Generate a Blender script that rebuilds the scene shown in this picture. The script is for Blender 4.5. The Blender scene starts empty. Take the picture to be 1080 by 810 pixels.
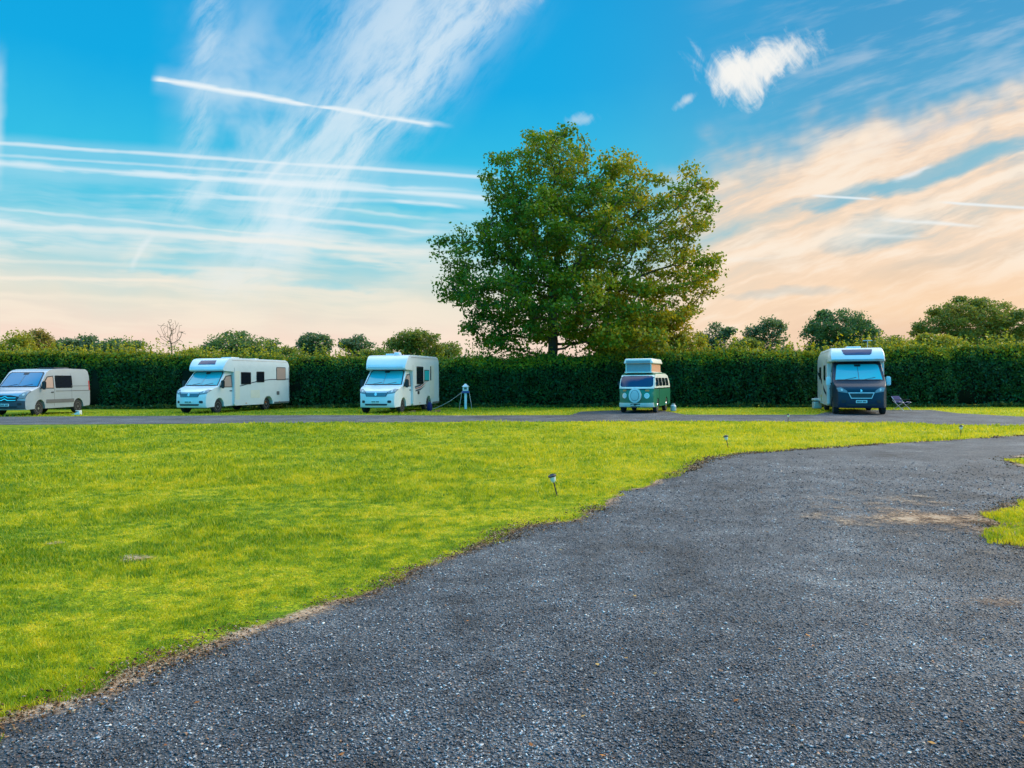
import bpy, bmesh, math, random
import numpy as np
from mathutils import Vector, Matrix
R = math.radians
C = bpy.context.scene.collection
rng = np.random.default_rng(7)

# ------------------------------------------------------------------ camera
CAMZ, F = 1.55, 800.0
scene = bpy.context.scene
cd = bpy.data.cameras.new('camera'); cam = bpy.data.objects.new('camera', cd); C.objects.link(cam)
cd.sensor_width = 36; cd.lens = 36 * F / 1080; cd.clip_end = 3000; cd.clip_start = 0.05
ROLL = math.atan(6 / 1080); PITCH = -4 / F
fw = Vector((0, math.cos(PITCH), math.sin(PITCH)))
cam.matrix_world = Matrix.Translation((0, 0, CAMZ)) @ Matrix.Rotation(PITCH, 4, 'X') @ Matrix.Rotation(R(90), 4, 'X') @ Matrix.Rotation(-ROLL, 4, 'Z')
scene.camera = cam
def hz(px): return 404 - 6 * px / 1080          # horizon row of the photograph
def G(px, py):                                  # ground point seen at a pixel
    Y = CAMZ * F / (py - hz(px)); return ((px - 540) * Y / F, Y)
def H(px, py, Y):                               # height seen at a pixel at distance Y
    return CAMZ + (hz(px) - py) * Y / F

# ------------------------------------------------------------------ sun, sky, exposure
SUN_AZ, SUN_EL = R(66), R(30)                   # azimuth from +Y towards +X
sd = bpy.data.lights.new('sun', 'SUN'); sd.energy = 2.9; sd.angle = R(24); sd.color = (1, .85, .64)
sun = bpy.data.objects.new('sun', sd); C.objects.link(sun)
sv = Vector((math.sin(SUN_AZ) * math.cos(SUN_EL), math.cos(SUN_AZ) * math.cos(SUN_EL), math.sin(SUN_EL)))
sun.rotation_euler = sv.to_track_quat('Z', 'Y').to_euler(); sun.location = (20, 20, 40)
scene.view_settings.view_transform = 'Standard'; scene.view_settings.look = 'None'
scene.view_settings.exposure = 0.0; scene.view_settings.gamma = 1
scene.view_settings.use_curve_mapping = False
scene.cycles.max_bounces = 6; scene.cycles.diffuse_bounces = 3; scene.cycles.glossy_bounces = 3; scene.cycles.transmission_bounces = 3; scene.cycles.transparent_max_bounces = 6

def lin(r, g, b):
    f = lambda c: (c / 255 / 12.92) if c / 255 < .04045 else ((c / 255 + .055) / 1.055) ** 2.4
    return (f(r), f(g), f(b), 1)

class NT:
    """small helper that writes node maths"""
    def __init__(s, tree): s.t = tree
    def n(s, typ, **kw):
        nd = s.t.nodes.new(typ)
        for k, v in kw.items(): setattr(nd, k, v)
        return nd
    def put(s, sock, v):
        if isinstance(v, bpy.types.NodeSocket): s.t.links.new(v, sock)
        elif v is not None: sock.default_value = v
    def m(s, op, a, b=None, c=None, clamp=False):
        nd = s.n('ShaderNodeMath', operation=op, use_clamp=clamp)
        for i, v in enumerate((a, b, c)): s.put(nd.inputs[i], v)
        return nd.outputs[0]
    def add(s, a, b): return s.m('ADD', a, b)
    def sub(s, a, b): return s.m('SUBTRACT', a, b)
    def mul(s, a, b, clamp=False): return s.m('MULTIPLY', a, b, clamp=clamp)
    def ss(s, v, a, b, lo=0., hi=1.):
        nd = s.n('ShaderNodeMapRange', interpolation_type='SMOOTHSTEP', clamp=True)
        s.put(nd.inputs[0], v); s.put(nd.inputs[1], a); s.put(nd.inputs[2], b); s.put(nd.inputs[3], lo); s.put(nd.inputs[4], hi)
        return nd.outputs[0]
    def xyz(s, x, y, z=0.):
        nd = s.n('ShaderNodeCombineXYZ')
        for i, v in enumerate((x, y, z)): s.put(nd.inputs[i], v)
        return nd.outputs[0]
    def noise(s, vec, scale, detail=3, rough=.5, dist=0., lac=2.):
        nd = s.n('ShaderNodeTexNoise'); s.put(nd.inputs['Vector'], vec)
        nd.inputs['Scale'].default_value = scale; nd.inputs['Detail'].default_value = detail
        nd.inputs['Roughness'].default_value = rough; nd.inputs['Distortion'].default_value = dist
        return nd.outputs['Fac']
    def noise2(s, x, y, scale, detail=3, rough=.5, dist=0.):
        nd = s.n('ShaderNodeTexNoise', noise_dimensions='2D'); s.put(nd.inputs['Vector'], s.xyz(x, y))
        nd.inputs['Scale'].default_value = scale; nd.inputs['Detail'].default_value = detail
        nd.inputs['Roughness'].default_value = rough; nd.inputs['Distortion'].default_value = dist
        return nd.outputs['Fac']
    def mix(s, f, a, b, typ='MIX'):
        nd = s.n('ShaderNodeMix', data_type='RGBA', blend_type=typ)
        s.put(nd.inputs[0], f); s.put(nd.inputs[6], a); s.put(nd.inputs[7], b)
        return nd.outputs[2]
    def ramp(s, f, stops):
        nd = s.n('ShaderNodeValToRGB'); cr = nd.color_ramp
        while len(cr.elements) < len(stops): cr.elements.new(.5)
        for e, (p, c) in zip(cr.elements, stops): e.position = p; e.color = c
        s.put(nd.inputs[0], f); return nd.outputs[0]

def build_sky():
    w = bpy.data.worlds.new('World'); scene.world = w; w.use_nodes = True
    t = w.node_tree; t.nodes.clear(); n = NT(t)
    tc = n.n('ShaderNodeTexCoord'); sp = n.n('ShaderNodeSeparateXYZ'); t.links.new(tc.outputs['Generated'], sp.inputs[0])
    x, y, z = sp.outputs
    sky = n.n('ShaderNodeTexSky', sky_type='NISHITA'); sky.sun_disc = False
    sky.sun_elevation = SUN_EL; sky.sun_rotation = SUN_AZ; sky.dust_density = 1.0; sky.ozone_density = 3
    yc = n.m('MAXIMUM', y, .18)
    u = n.m('DIVIDE', x, yc); v = n.m('DIVIDE', n.m('MAXIMUM', z, 0.), yc)
    el = n.m('MAXIMUM', z, 0.)
    def base_sky(e2):
        base = n.ramp(e2, [(0, lin(234, 206, 190)), (.05, lin(250, 222, 204)), (.10, lin(228, 226, 210)), (.16, lin(130, 210, 226)),
                           (.24, lin(52, 196, 230)), (.36, lin(0, 170, 228)), (.5, lin(0, 158, 222)), (1, lin(0, 120, 205))])
        basr = n.ramp(e2, [(0, lin(222, 178, 158)), (.05, lin(240, 200, 170)), (.12, lin(228, 205, 180)), (.19, lin(150, 190, 200)),
                           (.27, lin(92, 174, 210)), (.38, lin(62, 156, 205)), (.5, lin(46, 146, 202)), (1, lin(0, 110, 195))])
        return n.mix(n.ss(x, .02, .42), base, basr)
    # sun glow and an added bright veil overhead, unseen fill light for the ground
    dt = n.add(n.add(n.mul(x, math.sin(R(88)) * .9), n.mul(y, math.cos(R(88)) * .9)), n.mul(z, .43))
    glow = n.ss(dt, .80, 1.0); vault = n.ss(z, .47, .72)
    def finish(col, strength=.97):
        c = n.mix(n.mul(glow, .9), col, (1.0, .80, .52, 1)); c = n.mix(n.mul(n.mul(vault, .75), n.ss(y, -.25, .15)), c, (.98, .90, .72, 1))
        gain = n.add(n.add(1.0, n.mul(vault, 2.3)), n.add(n.mul(glow, 2.2), n.mul(n.ss(y, -.05, -.5), 1.0)))  # unseen sky overhead, round the glow and behind is brightened as added fill
        gc = n.n('ShaderNodeVectorMath', operation='SCALE'); t.links.new(c, gc.inputs[0]); n.put(gc.inputs['Scale'], gain)
        b1 = n.n('ShaderNodeBackground'); t.links.new(gc.outputs[0], b1.inputs[0]); b1.inputs[1].default_value = strength
        return b1
    # plain sky for the sides, the back and the vault
    back = n.ramp(el, [(0, lin(80, 195, 225)), (.08, lin(20, 182, 224)), (.3, lin(0, 168, 214)), (1, lin(0, 128, 196))])
    plain = finish(n.mix(n.ss(y, .15, -.30), base_sky(el), back))
    # detailed sky ahead
    front = n.mul(n.ss(y, .34, .50), n.ss(v, .66, .56))
    w1 = n.sub(n.noise2(u, v, 9, 3, .6), .5); w2 = n.sub(n.noise2(n.add(u, 7.), v, 7, 3, .6), .5)
    col = base_sky(n.add(el, n.mul(n.mul(w2, front), .035)))
    def pt(px, py): return ((px - 540) / F, (hz(px) - py) / F)
    masks = []
    def layer(m, s, c): masks.append((n.mul(n.mul(m, s), front), c))
    white = lin(236, 246, 250); cream = lin(253, 238, 216); peach = lin(252, 220, 188)
    vs = n.add(v, n.mul(u, .075))
    linetex = n.noise2(n.mul(u, 9.), n.mul(vs, 60.), 1.0, 3, .65)
    def frame(p0, p1, wobble=.0):
        a = pt(*p0); b = pt(*p1); dx, dy = b[0] - a[0], b[1] - a[1]; L = math.hypot(dx, dy); dx /= L; dy /= L
        uu = n.sub(u, a[0]); vv = n.sub(v, a[1])
        al = n.add(n.mul(uu, dx), n.mul(vv, dy)); ac = n.add(n.mul(uu, -dy), n.mul(vv, dx))
        if wobble: ac = n.add(ac, n.mul(w1, wobble))
        return n.m('DIVIDE', al, L), ac, al
    def streak(p0, p1, w0, w1_, s, wob=.004, soft=.12, ragg=.5, halo=0., c=None):
        sx, ty, _ = frame(p0, p1, wob)
        wd = n.m('MAXIMUM', n.add(w0 / F, n.mul(sx, (w1_ - w0) / F)), .0005)
        q = n.m('DIVIDE', n.m('ABSOLUTE', ty), wd)
        q = n.add(q, n.mul(n.ss(linetex, .60, .36), n.mul(n.ss(w1, -.2, .2), ragg)))
        m = n.ss(q, 1.05, .0)
        if halo: m = n.m('MAXIMUM', m, n.mul(n.ss(q, 3.2, .2), halo))
        layer(n.mul(m, n.mul(n.ss(sx, 0., soft), n.ss(sx, 1., 1 - soft))), s, c)
    # wide thin veils on the left: fibres nearly level, broken into patches
    st = n.noise2(n.mul(u, 2.4), n.mul(n.add(vs, n.mul(w2, .02)), 26.), 1.3, 4, .6)
    pa = n.noise2(n.mul(u, 4.0), n.mul(v, 9.), 1.1, 3, .6, .1)
    m = n.mul(n.ss(n.add(n.mul(st, .6), n.mul(pa, .45)), .42, .66), n.mul(n.ss(v, .30, .17), n.ss(u, .12, -.2)))
    layer(m, .62, None)
    # right hand cirrus fan, its fibres running up to the right
    a = R(17); ca, sa = math.cos(a), math.sin(a)
    fu = n.add(n.mul(u, ca), n.mul(v, sa)); fv = n.add(n.mul(u, -sa), n.mul(v, ca))
    fb = n.noise2(n.mul(fu, 4.8), n.add(n.mul(fv, 26.), n.mul(w2, .7)), 1.0, 5, .62, .05)
    big = n.noise2(n.mul(fu, 4.), n.mul(fv, 11.), 1.1, 3, .5, .1)
    edge = n.add(n.sub(n.add(.305, n.mul(n.sub(u, .25), .235)), v), n.mul(w1, .14))
    em = n.mul(n.ss(edge, -.02, .07), n.ss(n.add(u, n.mul(w2, .15)), .15, .31))
    m = n.mul(em, n.add(n.mul(n.ss(fb, .26, .58), .52), n.mul(n.ss(big, .26, .52), .55)), clamp=True)
    layer(m, .95, peach)
    layer(n.mul(em, n.ss(fb, .44, .68)), .75, lin(255, 240, 220))
    # warm bank low on the right, a duller band beneath it
    layer(n.mul(n.ss(n.add(v, n.mul(w2, .03)), .17, .10), n.mul(n.ss(v, .03, .07), n.ss(u, .25, .6))), .55, lin(250, 208, 164))
    layer(n.mul(n.ss(n.add(v, n.mul(w1, .02)), .095, .05), n.ss(u, .25, .5)), .45, lin(222, 186, 166))
    def gap(px, py, rx, ry, s, ang=12):
        g = pt(px, py); an = R(ang); gu = n.sub(u, g[0]); gv = n.sub(v, g[1])
        qa = n.mul(n.add(n.mul(gu, math.cos(an)), n.mul(gv, math.sin(an))), F / rx)
        qb = n.mul(n.add(n.add(n.mul(gu, -math.sin(an)), n.mul(gv, math.cos(an))), n.mul(w1, .035)), F / ry)
        q = n.add(n.mul(qa, qa), n.mul(qb, qb)); q = n.add(q, n.mul(n.sub(fb, .45), 2.2))
        layer(n.ss(q, 1.2, .0), s, lin(120, 186, 208) if px > 600 else lin(128, 212, 228))
    gap(985, 182, 130, 13, .8, 16); gap(895, 206, 80, 12, .6, 10); gap(925, 243, 85, 22, .6, 8); gap(1055, 165, 90, 9, .5, 20); gap(830, 310, 80, 7, .3, 2); gap(168, 284, 55, 9, .8, -3); gap(60, 224, 80, 9, .7, -4); gap(250, 241, 70, 7, .6, -4); gap(330, 258, 70, 8, .7, -4); gap(420, 226, 60, 8, .6, -4); gap(330, 300, 70, 7, .45, -2)
    # high veils upper right
    layer(n.mul(n.ss(n.noise2(n.mul(fu, 5.), n.mul(fv, 26.), 1.2, 4, .6), .42, .78), n.mul(n.ss(u, .20, .5), n.ss(v, .26, .38))), .5, lin(190, 208, 224))
    # broad combed fans leaning right, one shared weave of fibres
    a = R(52); ca, sa = math.cos(a), math.sin(a)
    gu_ = n.add(n.mul(u, ca), n.mul(v, sa)); gv_ = n.add(n.mul(u, -sa), n.mul(v, ca))
    weave = n.noise2(n.mul(gu_, 5.5), n.add(n.mul(gv_, 20.), n.mul(w1, .5)), 1.5, 5, .66, .08)
    smoke = n.noise2(u, v, 7., 4, .6, .25)
    def fan(p0, p1, w0, w1_, s, tex, lo=.34, hi=.68, c=white, curve=0.):
        sx, ty, _ = frame(p0, p1, .03)
        if curve: ty = n.add(ty, n.mul(n.mul(sx, n.sub(1., sx)), curve))
        wd = n.m('MAXIMUM', n.add(w0 / F, n.mul(sx, (w1_ - w0) / F)), .001)
        m = n.mul(n.ss(n.m('ABSOLUTE', n.m('DIVIDE', ty, wd)), 1., .0), n.mul(n.ss(sx, 0., .3), n.ss(sx, 1.15, .8)))
        layer(n.mul(m, n.ss(tex, lo, hi)), s, c)
    fan((215, 340), (490, -60), 55, 150, .50, weave, .22, .64); fan((240, 330), (480, -60), 50, 110, .30, smoke, .2, .6); fan((270, 290), (545, -40), 14, 60, .45, weave, .30, .62)
    fan((250, 350), (260, 0), 80, 110, .42, smoke, .28, .72); fan((200, 270), (232, -60), 22, 34, .38, weave, .3, .7); fan((130, 250), (400, 90), 16, 40, .25, weave)
    fan((-8, 260), (-4, 60), 14, 18, .6, smoke, .3, .6); fan((270, 215), (300, 165), 4, 5, .45, smoke, .2, .5); fan((138, 290), (165, 250), 6, 4, .4, smoke, .2, .5)
    for a_ in [((160, 83), (462, 133), 6.5, 4.5, 1.0, .005, .04, .5, .18), ((400, 124), (484, 134), 7, 4, .35, .02, .3, .6),
               ((-60, 147), (540, 189), 4.5, 4, .70, .003, .06, .25, .25), ((-60, 168), (540, 211), 8, 5.5, .75, .004, .06, .25, .3),
               ((100, 181), (530, 204), 6, 3, .45, .01, .25, .5), ((150, 196), (500, 236), 7, 3.5, .5, .006, .25, .5, .2),
               ((250, 224), (480, 247), 4, 5, .55, .01, .2, .35, .2), ((-60, 232), (490, 268), 9, 6, .70, .008, .1, .35, .3),
               ((-60, 292), (215, 297), 5, 4, .75, .005, .15, .35, .3), ((-60, 250), (190, 275), 12, 12, .45, .012, .2, .6, .2),
               ((330, 266), (500, 287), 5, 9, .45, .02, .3, .7), ((400, 210), (500, 220), 4, 3, .6, .006, .3, .6),
               ((-60, 160), (400, 190), 3, 2.5, .40, .003, .2, .4), ((60, 205), (510, 214), 5, 4, .35, .006, .3, .5), ((-60, 214), (430, 262), 4, 3, .45, .005, .2, .5, .2),
               ((200, 250), (500, 272), 4, 4, .45, .006, .3, .5), ((-60, 308), (300, 322), 6, 6, .35, .008, .3, .6), ((-60, 272), (330, 288), 4, 5, .4, .006, .2, .5, .2),
               ((852, 206), (928, 211), 2.6, 1.8, .85, .002, .2, .3), ((985, 213), (1120, 222), 2.4, 2.8, .8, .002, .2, .3),
               ((920, 231), (1045, 240), 4.5, 3, .75, .006, .25, .5), ((895, 247), (978, 250), 4, 4, .5, .006, .25, .5),
               ((938, 192), (988, 173), 5, 3.5, .6, .006, .3, .6), ((745, 275), (840, 269), 7, 5, .45, .01, .3, .6)]:
        streak(*a_)
    # the curled puff and its small companions share one set of curls
    nz = n.noise2(n.mul(u, 1.3), v, 17, 5, .64, .5); hair = n.noise2(n.mul(n.add(u, n.mul(v, .7)), 60.), n.mul(v, 16.), 1.2, 3, .6, .5)
    rag = n.add(n.mul(n.sub(nz, .5), 1.9), n.mul(n.sub(hair, .5), .7))
    def puff(px, py, rx, ry, ang, s):
        g = pt(px, py); an = R(ang); gu = n.sub(u, g[0]); gv = n.sub(v, g[1])
        qa = n.mul(n.add(n.mul(gu, math.cos(an)), n.mul(gv, math.sin(an))), F / rx); qb = n.mul(n.add(n.mul(gu, -math.sin(an)), n.mul(gv, math.cos(an))), F / ry)
        q = n.m('SQRT', n.add(n.mul(qa, qa), n.mul(qb, qb)))
        layer(n.ss(n.add(n.sub(1.05, q), rag), .0, 1.15), s, lin(250, 248, 242))
    puff(774, 82, 46, 34, -20, .9); puff(822, 60, 54, 28, 12, .9); puff(796, 72, 46, 30, 10, .8)
    puff(612, 127, 24, 8, 5, .35); puff(726, 106, 16, 6, 35, .5); puff(545, 2, 60, 18, 20, .35)
    warm = n.mix(n.ss(v, .10, .26), cream, white)
    for m, c in masks: col = n.mix(m, col, c if c else warm)
    detail = finish(col)
    ms = n.n('ShaderNodeMixShader')
    n.put(ms.inputs[0], n.m('GREATER_THAN', front, .0)); t.links.new(plain.outputs[0], ms.inputs[1]); t.links.new(detail.outputs[0], ms.inputs[2])
    b2 = n.n('ShaderNodeBackground'); t.links.new(sky.outputs[0], b2.inputs[0]); b2.inputs[1].default_value = .006
    ad = n.n('ShaderNodeAddShader'); t.links.new(ms.outputs[0], ad.inputs[0]); t.links.new(b2.outputs[0], ad.inputs[1])
    out = n.n('ShaderNodeOutputWorld'); t.links.new(ad.outputs[0], out.inputs[0])
    w.cycles.sampling_method = 'MANUAL'; w.cycles.sample_map_resolution = 512
build_sky()

# ------------------------------------------------------------------ material helpers
def new_mat(name):
    m = bpy.data.materials.new(name); m.use_nodes = True; t = m.node_tree; t.nodes.clear()
    n = NT(t); out = n.n('ShaderNodeOutputMaterial'); return m, n, out
def geo_pos(n): return n.n('ShaderNodeNewGeometry').outputs['Position']
def bsdf(n, out, col=None, rough=.5, metal=0., spec=.5, coat=0., normal=None, trans=0.):
    b = n.n('ShaderNodeBsdfPrincipled')
    n.put(b.inputs['Base Color'], col); n.put(b.inputs['Roughness'], rough); n.put(b.inputs['Metallic'], metal)
    n.put(b.inputs['Specular IOR Level'], spec); n.put(b.inputs['Coat Weight'], coat); b.inputs['Coat Roughness'].default_value = .08
    n.put(b.inputs['Transmission Weight'], trans)
    if normal is not None: n.put(b.inputs['Normal'], normal)
    if out is not None: n.t.links.new(b.outputs[0], out.inputs[0])
    return b
def bump(n, h, strength, dist):
    b = n.n('ShaderNodeBump'); n.put(b.inputs['Height'], h); b.inputs['Strength'].default_value = strength; b.inputs['Distance'].default_value = dist
    return b.outputs[0]
def paint(name, col, rough=.3, metal=0., coat=.4, dirt=.25, spec=.5):
    m, n, out = new_mat(name); tc = n.n('ShaderNodeTexCoord').outputs['Object']
    nz = n.noise(tc, 1.7, 4, .6); nz2 = n.noise(tc, 14, 3, .6)
    dark = tuple(c * .72 for c in col[:3]) + (1,)
    f = n.mul(n.ss(n.add(n.mul(nz, .7), n.mul(nz2, .3)), .42, .68), dirt)
    c = n.mix(f, col, dark)
    bsdf(n, out, c, n.add(rough, n.mul(nz2, .12)), metal, spec, coat); return m
def glass_dark(name, col=(.010, .013, .02, 1), rough=.05):
    m, n, out = new_mat(name); bsdf(n, out, col, rough, 0, .35, 0.); return m
def leaf_mat(name, stops, trans=.4, nscale=.35, namp=.35):
    """stops: three leaf colours picked by the tint each leaf was grown with"""
    m, n, out = new_mat(name)
    at = n.n('ShaderNodeAttribute', attribute_name='tint').outputs['Fac']
    nz = n.noise(geo_pos(n), nscale, 2, .5)
    f = n.add(at, n.mul(n.sub(nz, .5), namp))
    c = n.ramp(f, [(0, stops[0]), (.5, stops[1]), (1, stops[2])])
    d = bsdf(n, None, c, .5, 0, .25)
    tr = n.n('ShaderNodeBsdfTranslucent'); n.put(tr.inputs[0], n.mix(1., c, (1.25, 1.15, .55, 1), 'MULTIPLY'))
    mx = n.n('ShaderNodeMixShader'); mx.inputs[0].default_value = trans
    n.t.links.new(d.outputs[0], mx.inputs[1]); n.t.links.new(tr.outputs[0], mx.inputs[2]); n.t.links.new(mx.outputs[0], out.inputs[0])
    return m
def grass_colour(n, tint=None):
    p = geo_pos(n)
    sp = n.n('ShaderNodeSeparateXYZ'); n.put(sp.inputs[0], p)
    a = n.noise(p, .22, 3, .55); b = n.noise(p, 1.1, 4, .6); c = n.noise(p, 5.5, 3, .6)
    f = n.add(n.add(n.mul(a, .35), n.add(n.mul(b, .50), n.mul(c, .70))), -.275)
    f = n.add(f, n.ss(sp.outputs[0], -8., 7., -.05, .06))
    col = n.ramp(f, [(.38, (.12, .225, .006, 1)), (.46, (.26, .345, .008, 1)), (.53, (.43, .45, .010, 1)), (.62, (.62, .54, .03, 1))])
    if tint is not None:
        col = n.mix(n.ss(tint, 0., 1., 0., .70), col, (.50, .48, .03, 1))
    return col
def mat_grass_blades():
    m, n, out = new_mat('grass_blades')
    at = n.n('ShaderNodeAttribute', attribute_name='tint').outputs['Fac']
    c = grass_colour(n, at)
    d = bsdf(n, None, c, .45, 0, .3)
    tr = n.n('ShaderNodeBsdfTranslucent'); n.put(tr.inputs[0], n.mix(1., c, (1.2, 1.1, .6, 1), 'MULTIPLY'))
    mx = n.n('ShaderNodeMixShader'); mx.inputs[0].default_value = .45
    n.t.links.new(d.outputs[0], mx.inputs[1]); n.t.links.new(tr.outputs[0], mx.inputs[2]); n.t.links.new(mx.outputs[0], out.inputs[0])
    return m
def mat_ground():
    m, n, out = new_mat('lawn_ground'); p = geo_pos(n)
    c = grass_colour(n)
    soil = n.ss(n.noise(p, .9, 4, .65), .70, .78)
    c = n.mix(soil, c, (.16, .10, .05, 1))
    fine = n.noise(p, 35, 3, .7); mid = n.noise(p, 3.2, 4, .65)
    c = n.mix(n.ss(fine, .62, .40, 0., .70), c, (.07, .11, .008, 1))
    bsdf(n, out, c, .85, 0, .1, normal=bump(n, n.add(n.mul(fine, .4), n.mul(mid, 1.)), .9, .12)); return m
def gravel_tone(n, p):
    a = n.noise(p, .55, 4, .65); b = n.noise(p, 2.4, 3, .6)
    f = n.add(n.mul(a, .60), n.mul(b, .40))
    return n.ramp(f, [(.38, (.42, .41, .43, 1)), (.47, (.85, .84, .85, 1)), (.54, (1.15, 1.13, 1.12, 1)), (.63, (1.8, 1.72, 1.62, 1))])
def mat_gravel(name, lo=(.030, .036, .046, 1), hi=(.21, .235, .27, 1)):
    m, n, out = new_mat(name); p = geo_pos(n)
    def vor(sc, feat='F1', outn='Distance'):
        v = n.n('ShaderNodeTexVoronoi', feature=feat); n.put(v.inputs['Vector'], p); v.inputs['Scale'].default_value = sc; return v.outputs[outn]
    cid = vor(62, outn='Color'); sp = n.n('ShaderNodeSeparateColor'); n.put(sp.inputs[0], cid)
    d = vor(62); cid2 = vor(26, outn='Color'); sp2 = n.n('ShaderNodeSeparateColor'); n.put(sp2.inputs[0], cid2)
    big = n.noise(p, .45, 4, .6); mid = n.noise(p, 3., 4, .65)
    f = n.add(n.mul(sp.outputs[0], .5), n.add(n.mul(sp2.outputs[0], .22), n.add(n.mul(big, .35), n.mul(mid, .25))))
    c = n.ramp(f, [(.22, lo), (.52, (.085, .10, .125, 1)), (.80, (.14, .16, .19, 1)), (.98, hi)])
    c = n.mix(n.ss(n.noise(p, .8, 4, .6), .60, .74, 0., .45), c, (.17, .145, .13, 1))
    c = n.mix(n.ss(sp.outputs[1], .975, .99), c, (.42, .43, .43, 1))
    c = n.mix(n.ss(sp.outputs[2], .985, .992, 0., .8), c, (.30, .12, .05, 1))
    c = n.mix(n.ss(d, .30, .75, 0., .75), c, (.018, .02, .024, 1))
    c = n.mix(1., c, gravel_tone(n, p), 'MULTIPLY'); c = n.mix(1., c, (.88, .83, .78, 1), 'MULTIPLY')
    bsdf(n, out, c, .62, 0, .45, normal=bump(n, n.add(n.mul(d, -1.), n.mul(mid, .8)), 1., .02)); return m
def mat_stones():
    m, n, out = new_mat('gravel_stones')
    at = n.n('ShaderNodeAttribute', attribute_name='tint').outputs['Fac']
    c = n.ramp(at, [(0, (.014, .016, .022, 1)), (.40, (.070, .076, .092, 1)), (.76, (.17, .18, .205, 1)), (.90, (.36, .38, .41, 1)), (.965, (.58, .58, .56, 1)), (.985, (.33, .16, .08, 1))])
    c = n.mix(1., c, gravel_tone(n, geo_pos(n)), 'MULTIPLY')
    bsdf(n, out, c, .5, 0, .5); return m
def mat_dirt():
    m, n, out = new_mat('dirt_edge'); p = geo_pos(n)
    at = n.n('ShaderNodeAttribute', attribute_name='tint').outputs['Fac']
    nz = n.noise(p, 2.6, 5, .7); fi = n.noise(p, 34, 3, .75); lf = n.noise(p, .75, 3, .6)
    nz = n.add(nz, n.mul(n.sub(lf, .5), .9))
    c = n.ramp(n.add(n.mul(nz, .5), n.mul(fi, .5)), [(.3, (.05, .032, .022, 1)), (.48, (.17, .085, .038, 1)), (.57, (.42, .28, .18, 1)), (.72, (.58, .45, .33, 1))])
    b = bsdf(n, None, c, .8, 0, .2, normal=bump(n, fi, .9, .02))
    tp = n.n('ShaderNodeBsdfTransparent'); mx = n.n('ShaderNodeMixShader')
    a = n.ss(n.sub(n.add(n.mul(nz, 1.9), n.mul(fi, 1.1)), n.mul(at, .95)), .92, 1.70, 0., .9)
    n.put(mx.inputs[0], a); n.t.links.new(tp.outputs[0], mx.inputs[1]); n.t.links.new(b.outputs[0], mx.inputs[2]); n.t.links.new(mx.outputs[0], out.inputs[0])
    return m
def mat_bark(name, a=(.035, .028, .022, 1), b=(.14, .12, .10, 1)):
    m, n, out = new_mat(name); p = geo_pos(n)
    mp = n.n('ShaderNodeMapping'); n.put(mp.inputs[0], p); mp.inputs['Scale'].default_value = (1, 1, .25)
    nz = n.noise(mp.outputs[0], 9, 4, .7)
    bsdf(n, out, n.mix(nz, a, b), .9, 0, .1, normal=bump(n, nz, .8, .05)); return m

# ------------------------------------------------------------------ object helpers
def link(o, parent=None, kind=None, label=None, cat=None, group=None):
    C.objects.link(o)
    if parent: o.parent = parent
    for k, v in (('kind', kind), ('label', label), ('category', cat), ('group', group)):
        if v: o[k] = v
    return o
def empty(name, loc, rz=0, label=None, cat=None, group=None):
    o = bpy.data.objects.new(name, None); o.empty_display_size = .3; o.location = loc; o.rotation_euler = (0, 0, rz)
    return link(o, None, None, label, cat, group)
def np_mesh(name, verts, faces, mat, attr=None, parent=None, smooth=False, **kw):
    """verts (n,3), faces (m,k) all with k corners"""
    me = bpy.data.meshes.new(name); nv, nf, k = len(verts), len(faces), faces.shape[1]
    me.vertices.add(nv); me.vertices.foreach_set('co', np.asarray(verts, np.float32).ravel())
    me.loops.add(nf * k); me.loops.foreach_set('vertex_index', np.asarray(faces, np.int32).ravel())
    me.polygons.add(nf); me.polygons.foreach_set('loop_start', np.arange(0, nf * k, k, dtype=np.int32))
    me.update(calc_edges=True)
    if attr is not None:
        a = me.attributes.new('tint', 'FLOAT', 'POINT'); a.data.foreach_set('value', np.asarray(attr, np.float32))
    if smooth: me.polygons.foreach_set('use_smooth', np.ones(nf, bool))
    me.materials.append(mat); me.validate()
    return link(bpy.data.objects.new(name, me), parent, **kw)
def bm_obj(name, bm, mat, parent=None, bevel=0., smooth=35, **kw):
    bmesh.ops.recalc_face_normals(bm, faces=bm.faces[:])
    me = bpy.data.meshes.new(name); bm.to_mesh(me); bm.free()
    if smooth:
        me.polygons.foreach_set('use_smooth', [True] * len(me.polygons)); me.set_sharp_from_angle(angle=R(smooth))
    me.materials.append(mat); o = bpy.data.objects.new(name, me)
    if bevel:
        md = o.modifiers.new('bevel', 'BEVEL'); md.width = bevel; md.segments = 2; md.limit_method = 'ANGLE'; md.angle_limit = R(38)
    return link(o, parent, **kw)
def add_box(bm, c, s, rot=None):
    r = bmesh.ops.create_cube(bm, size=1)['verts']
    M = Matrix.Translation(c) @ (rot.to_4x4() if rot else Matrix.Identity(4)) @ Matrix.Diagonal((*s, 1))
    bmesh.ops.transform(bm, matrix=M, verts=r); return r
def add_cyl(bm, p0, p1, r0, r1=None, seg=12):
    p0, p1 = Vector(p0), Vector(p1); d = p1 - p0; r1 = r0 if r1 is None else r1
    v = bmesh.ops.create_cone(bm, cap_ends=True, segments=seg, radius1=r0, radius2=max(r1, 1e-4), depth=d.length)['verts']
    M = Matrix.Translation((p0 + p1) / 2) @ d.to_track_quat('Z', 'Y').to_matrix().to_4x4()
    bmesh.ops.transform(bm, matrix=M, verts=v); return v
def add_tube(bm, pts, r, seg=8):
    for a, b in zip(pts[:-1], pts[1:]): add_cyl(bm, a, b, r, seg=seg)
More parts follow.
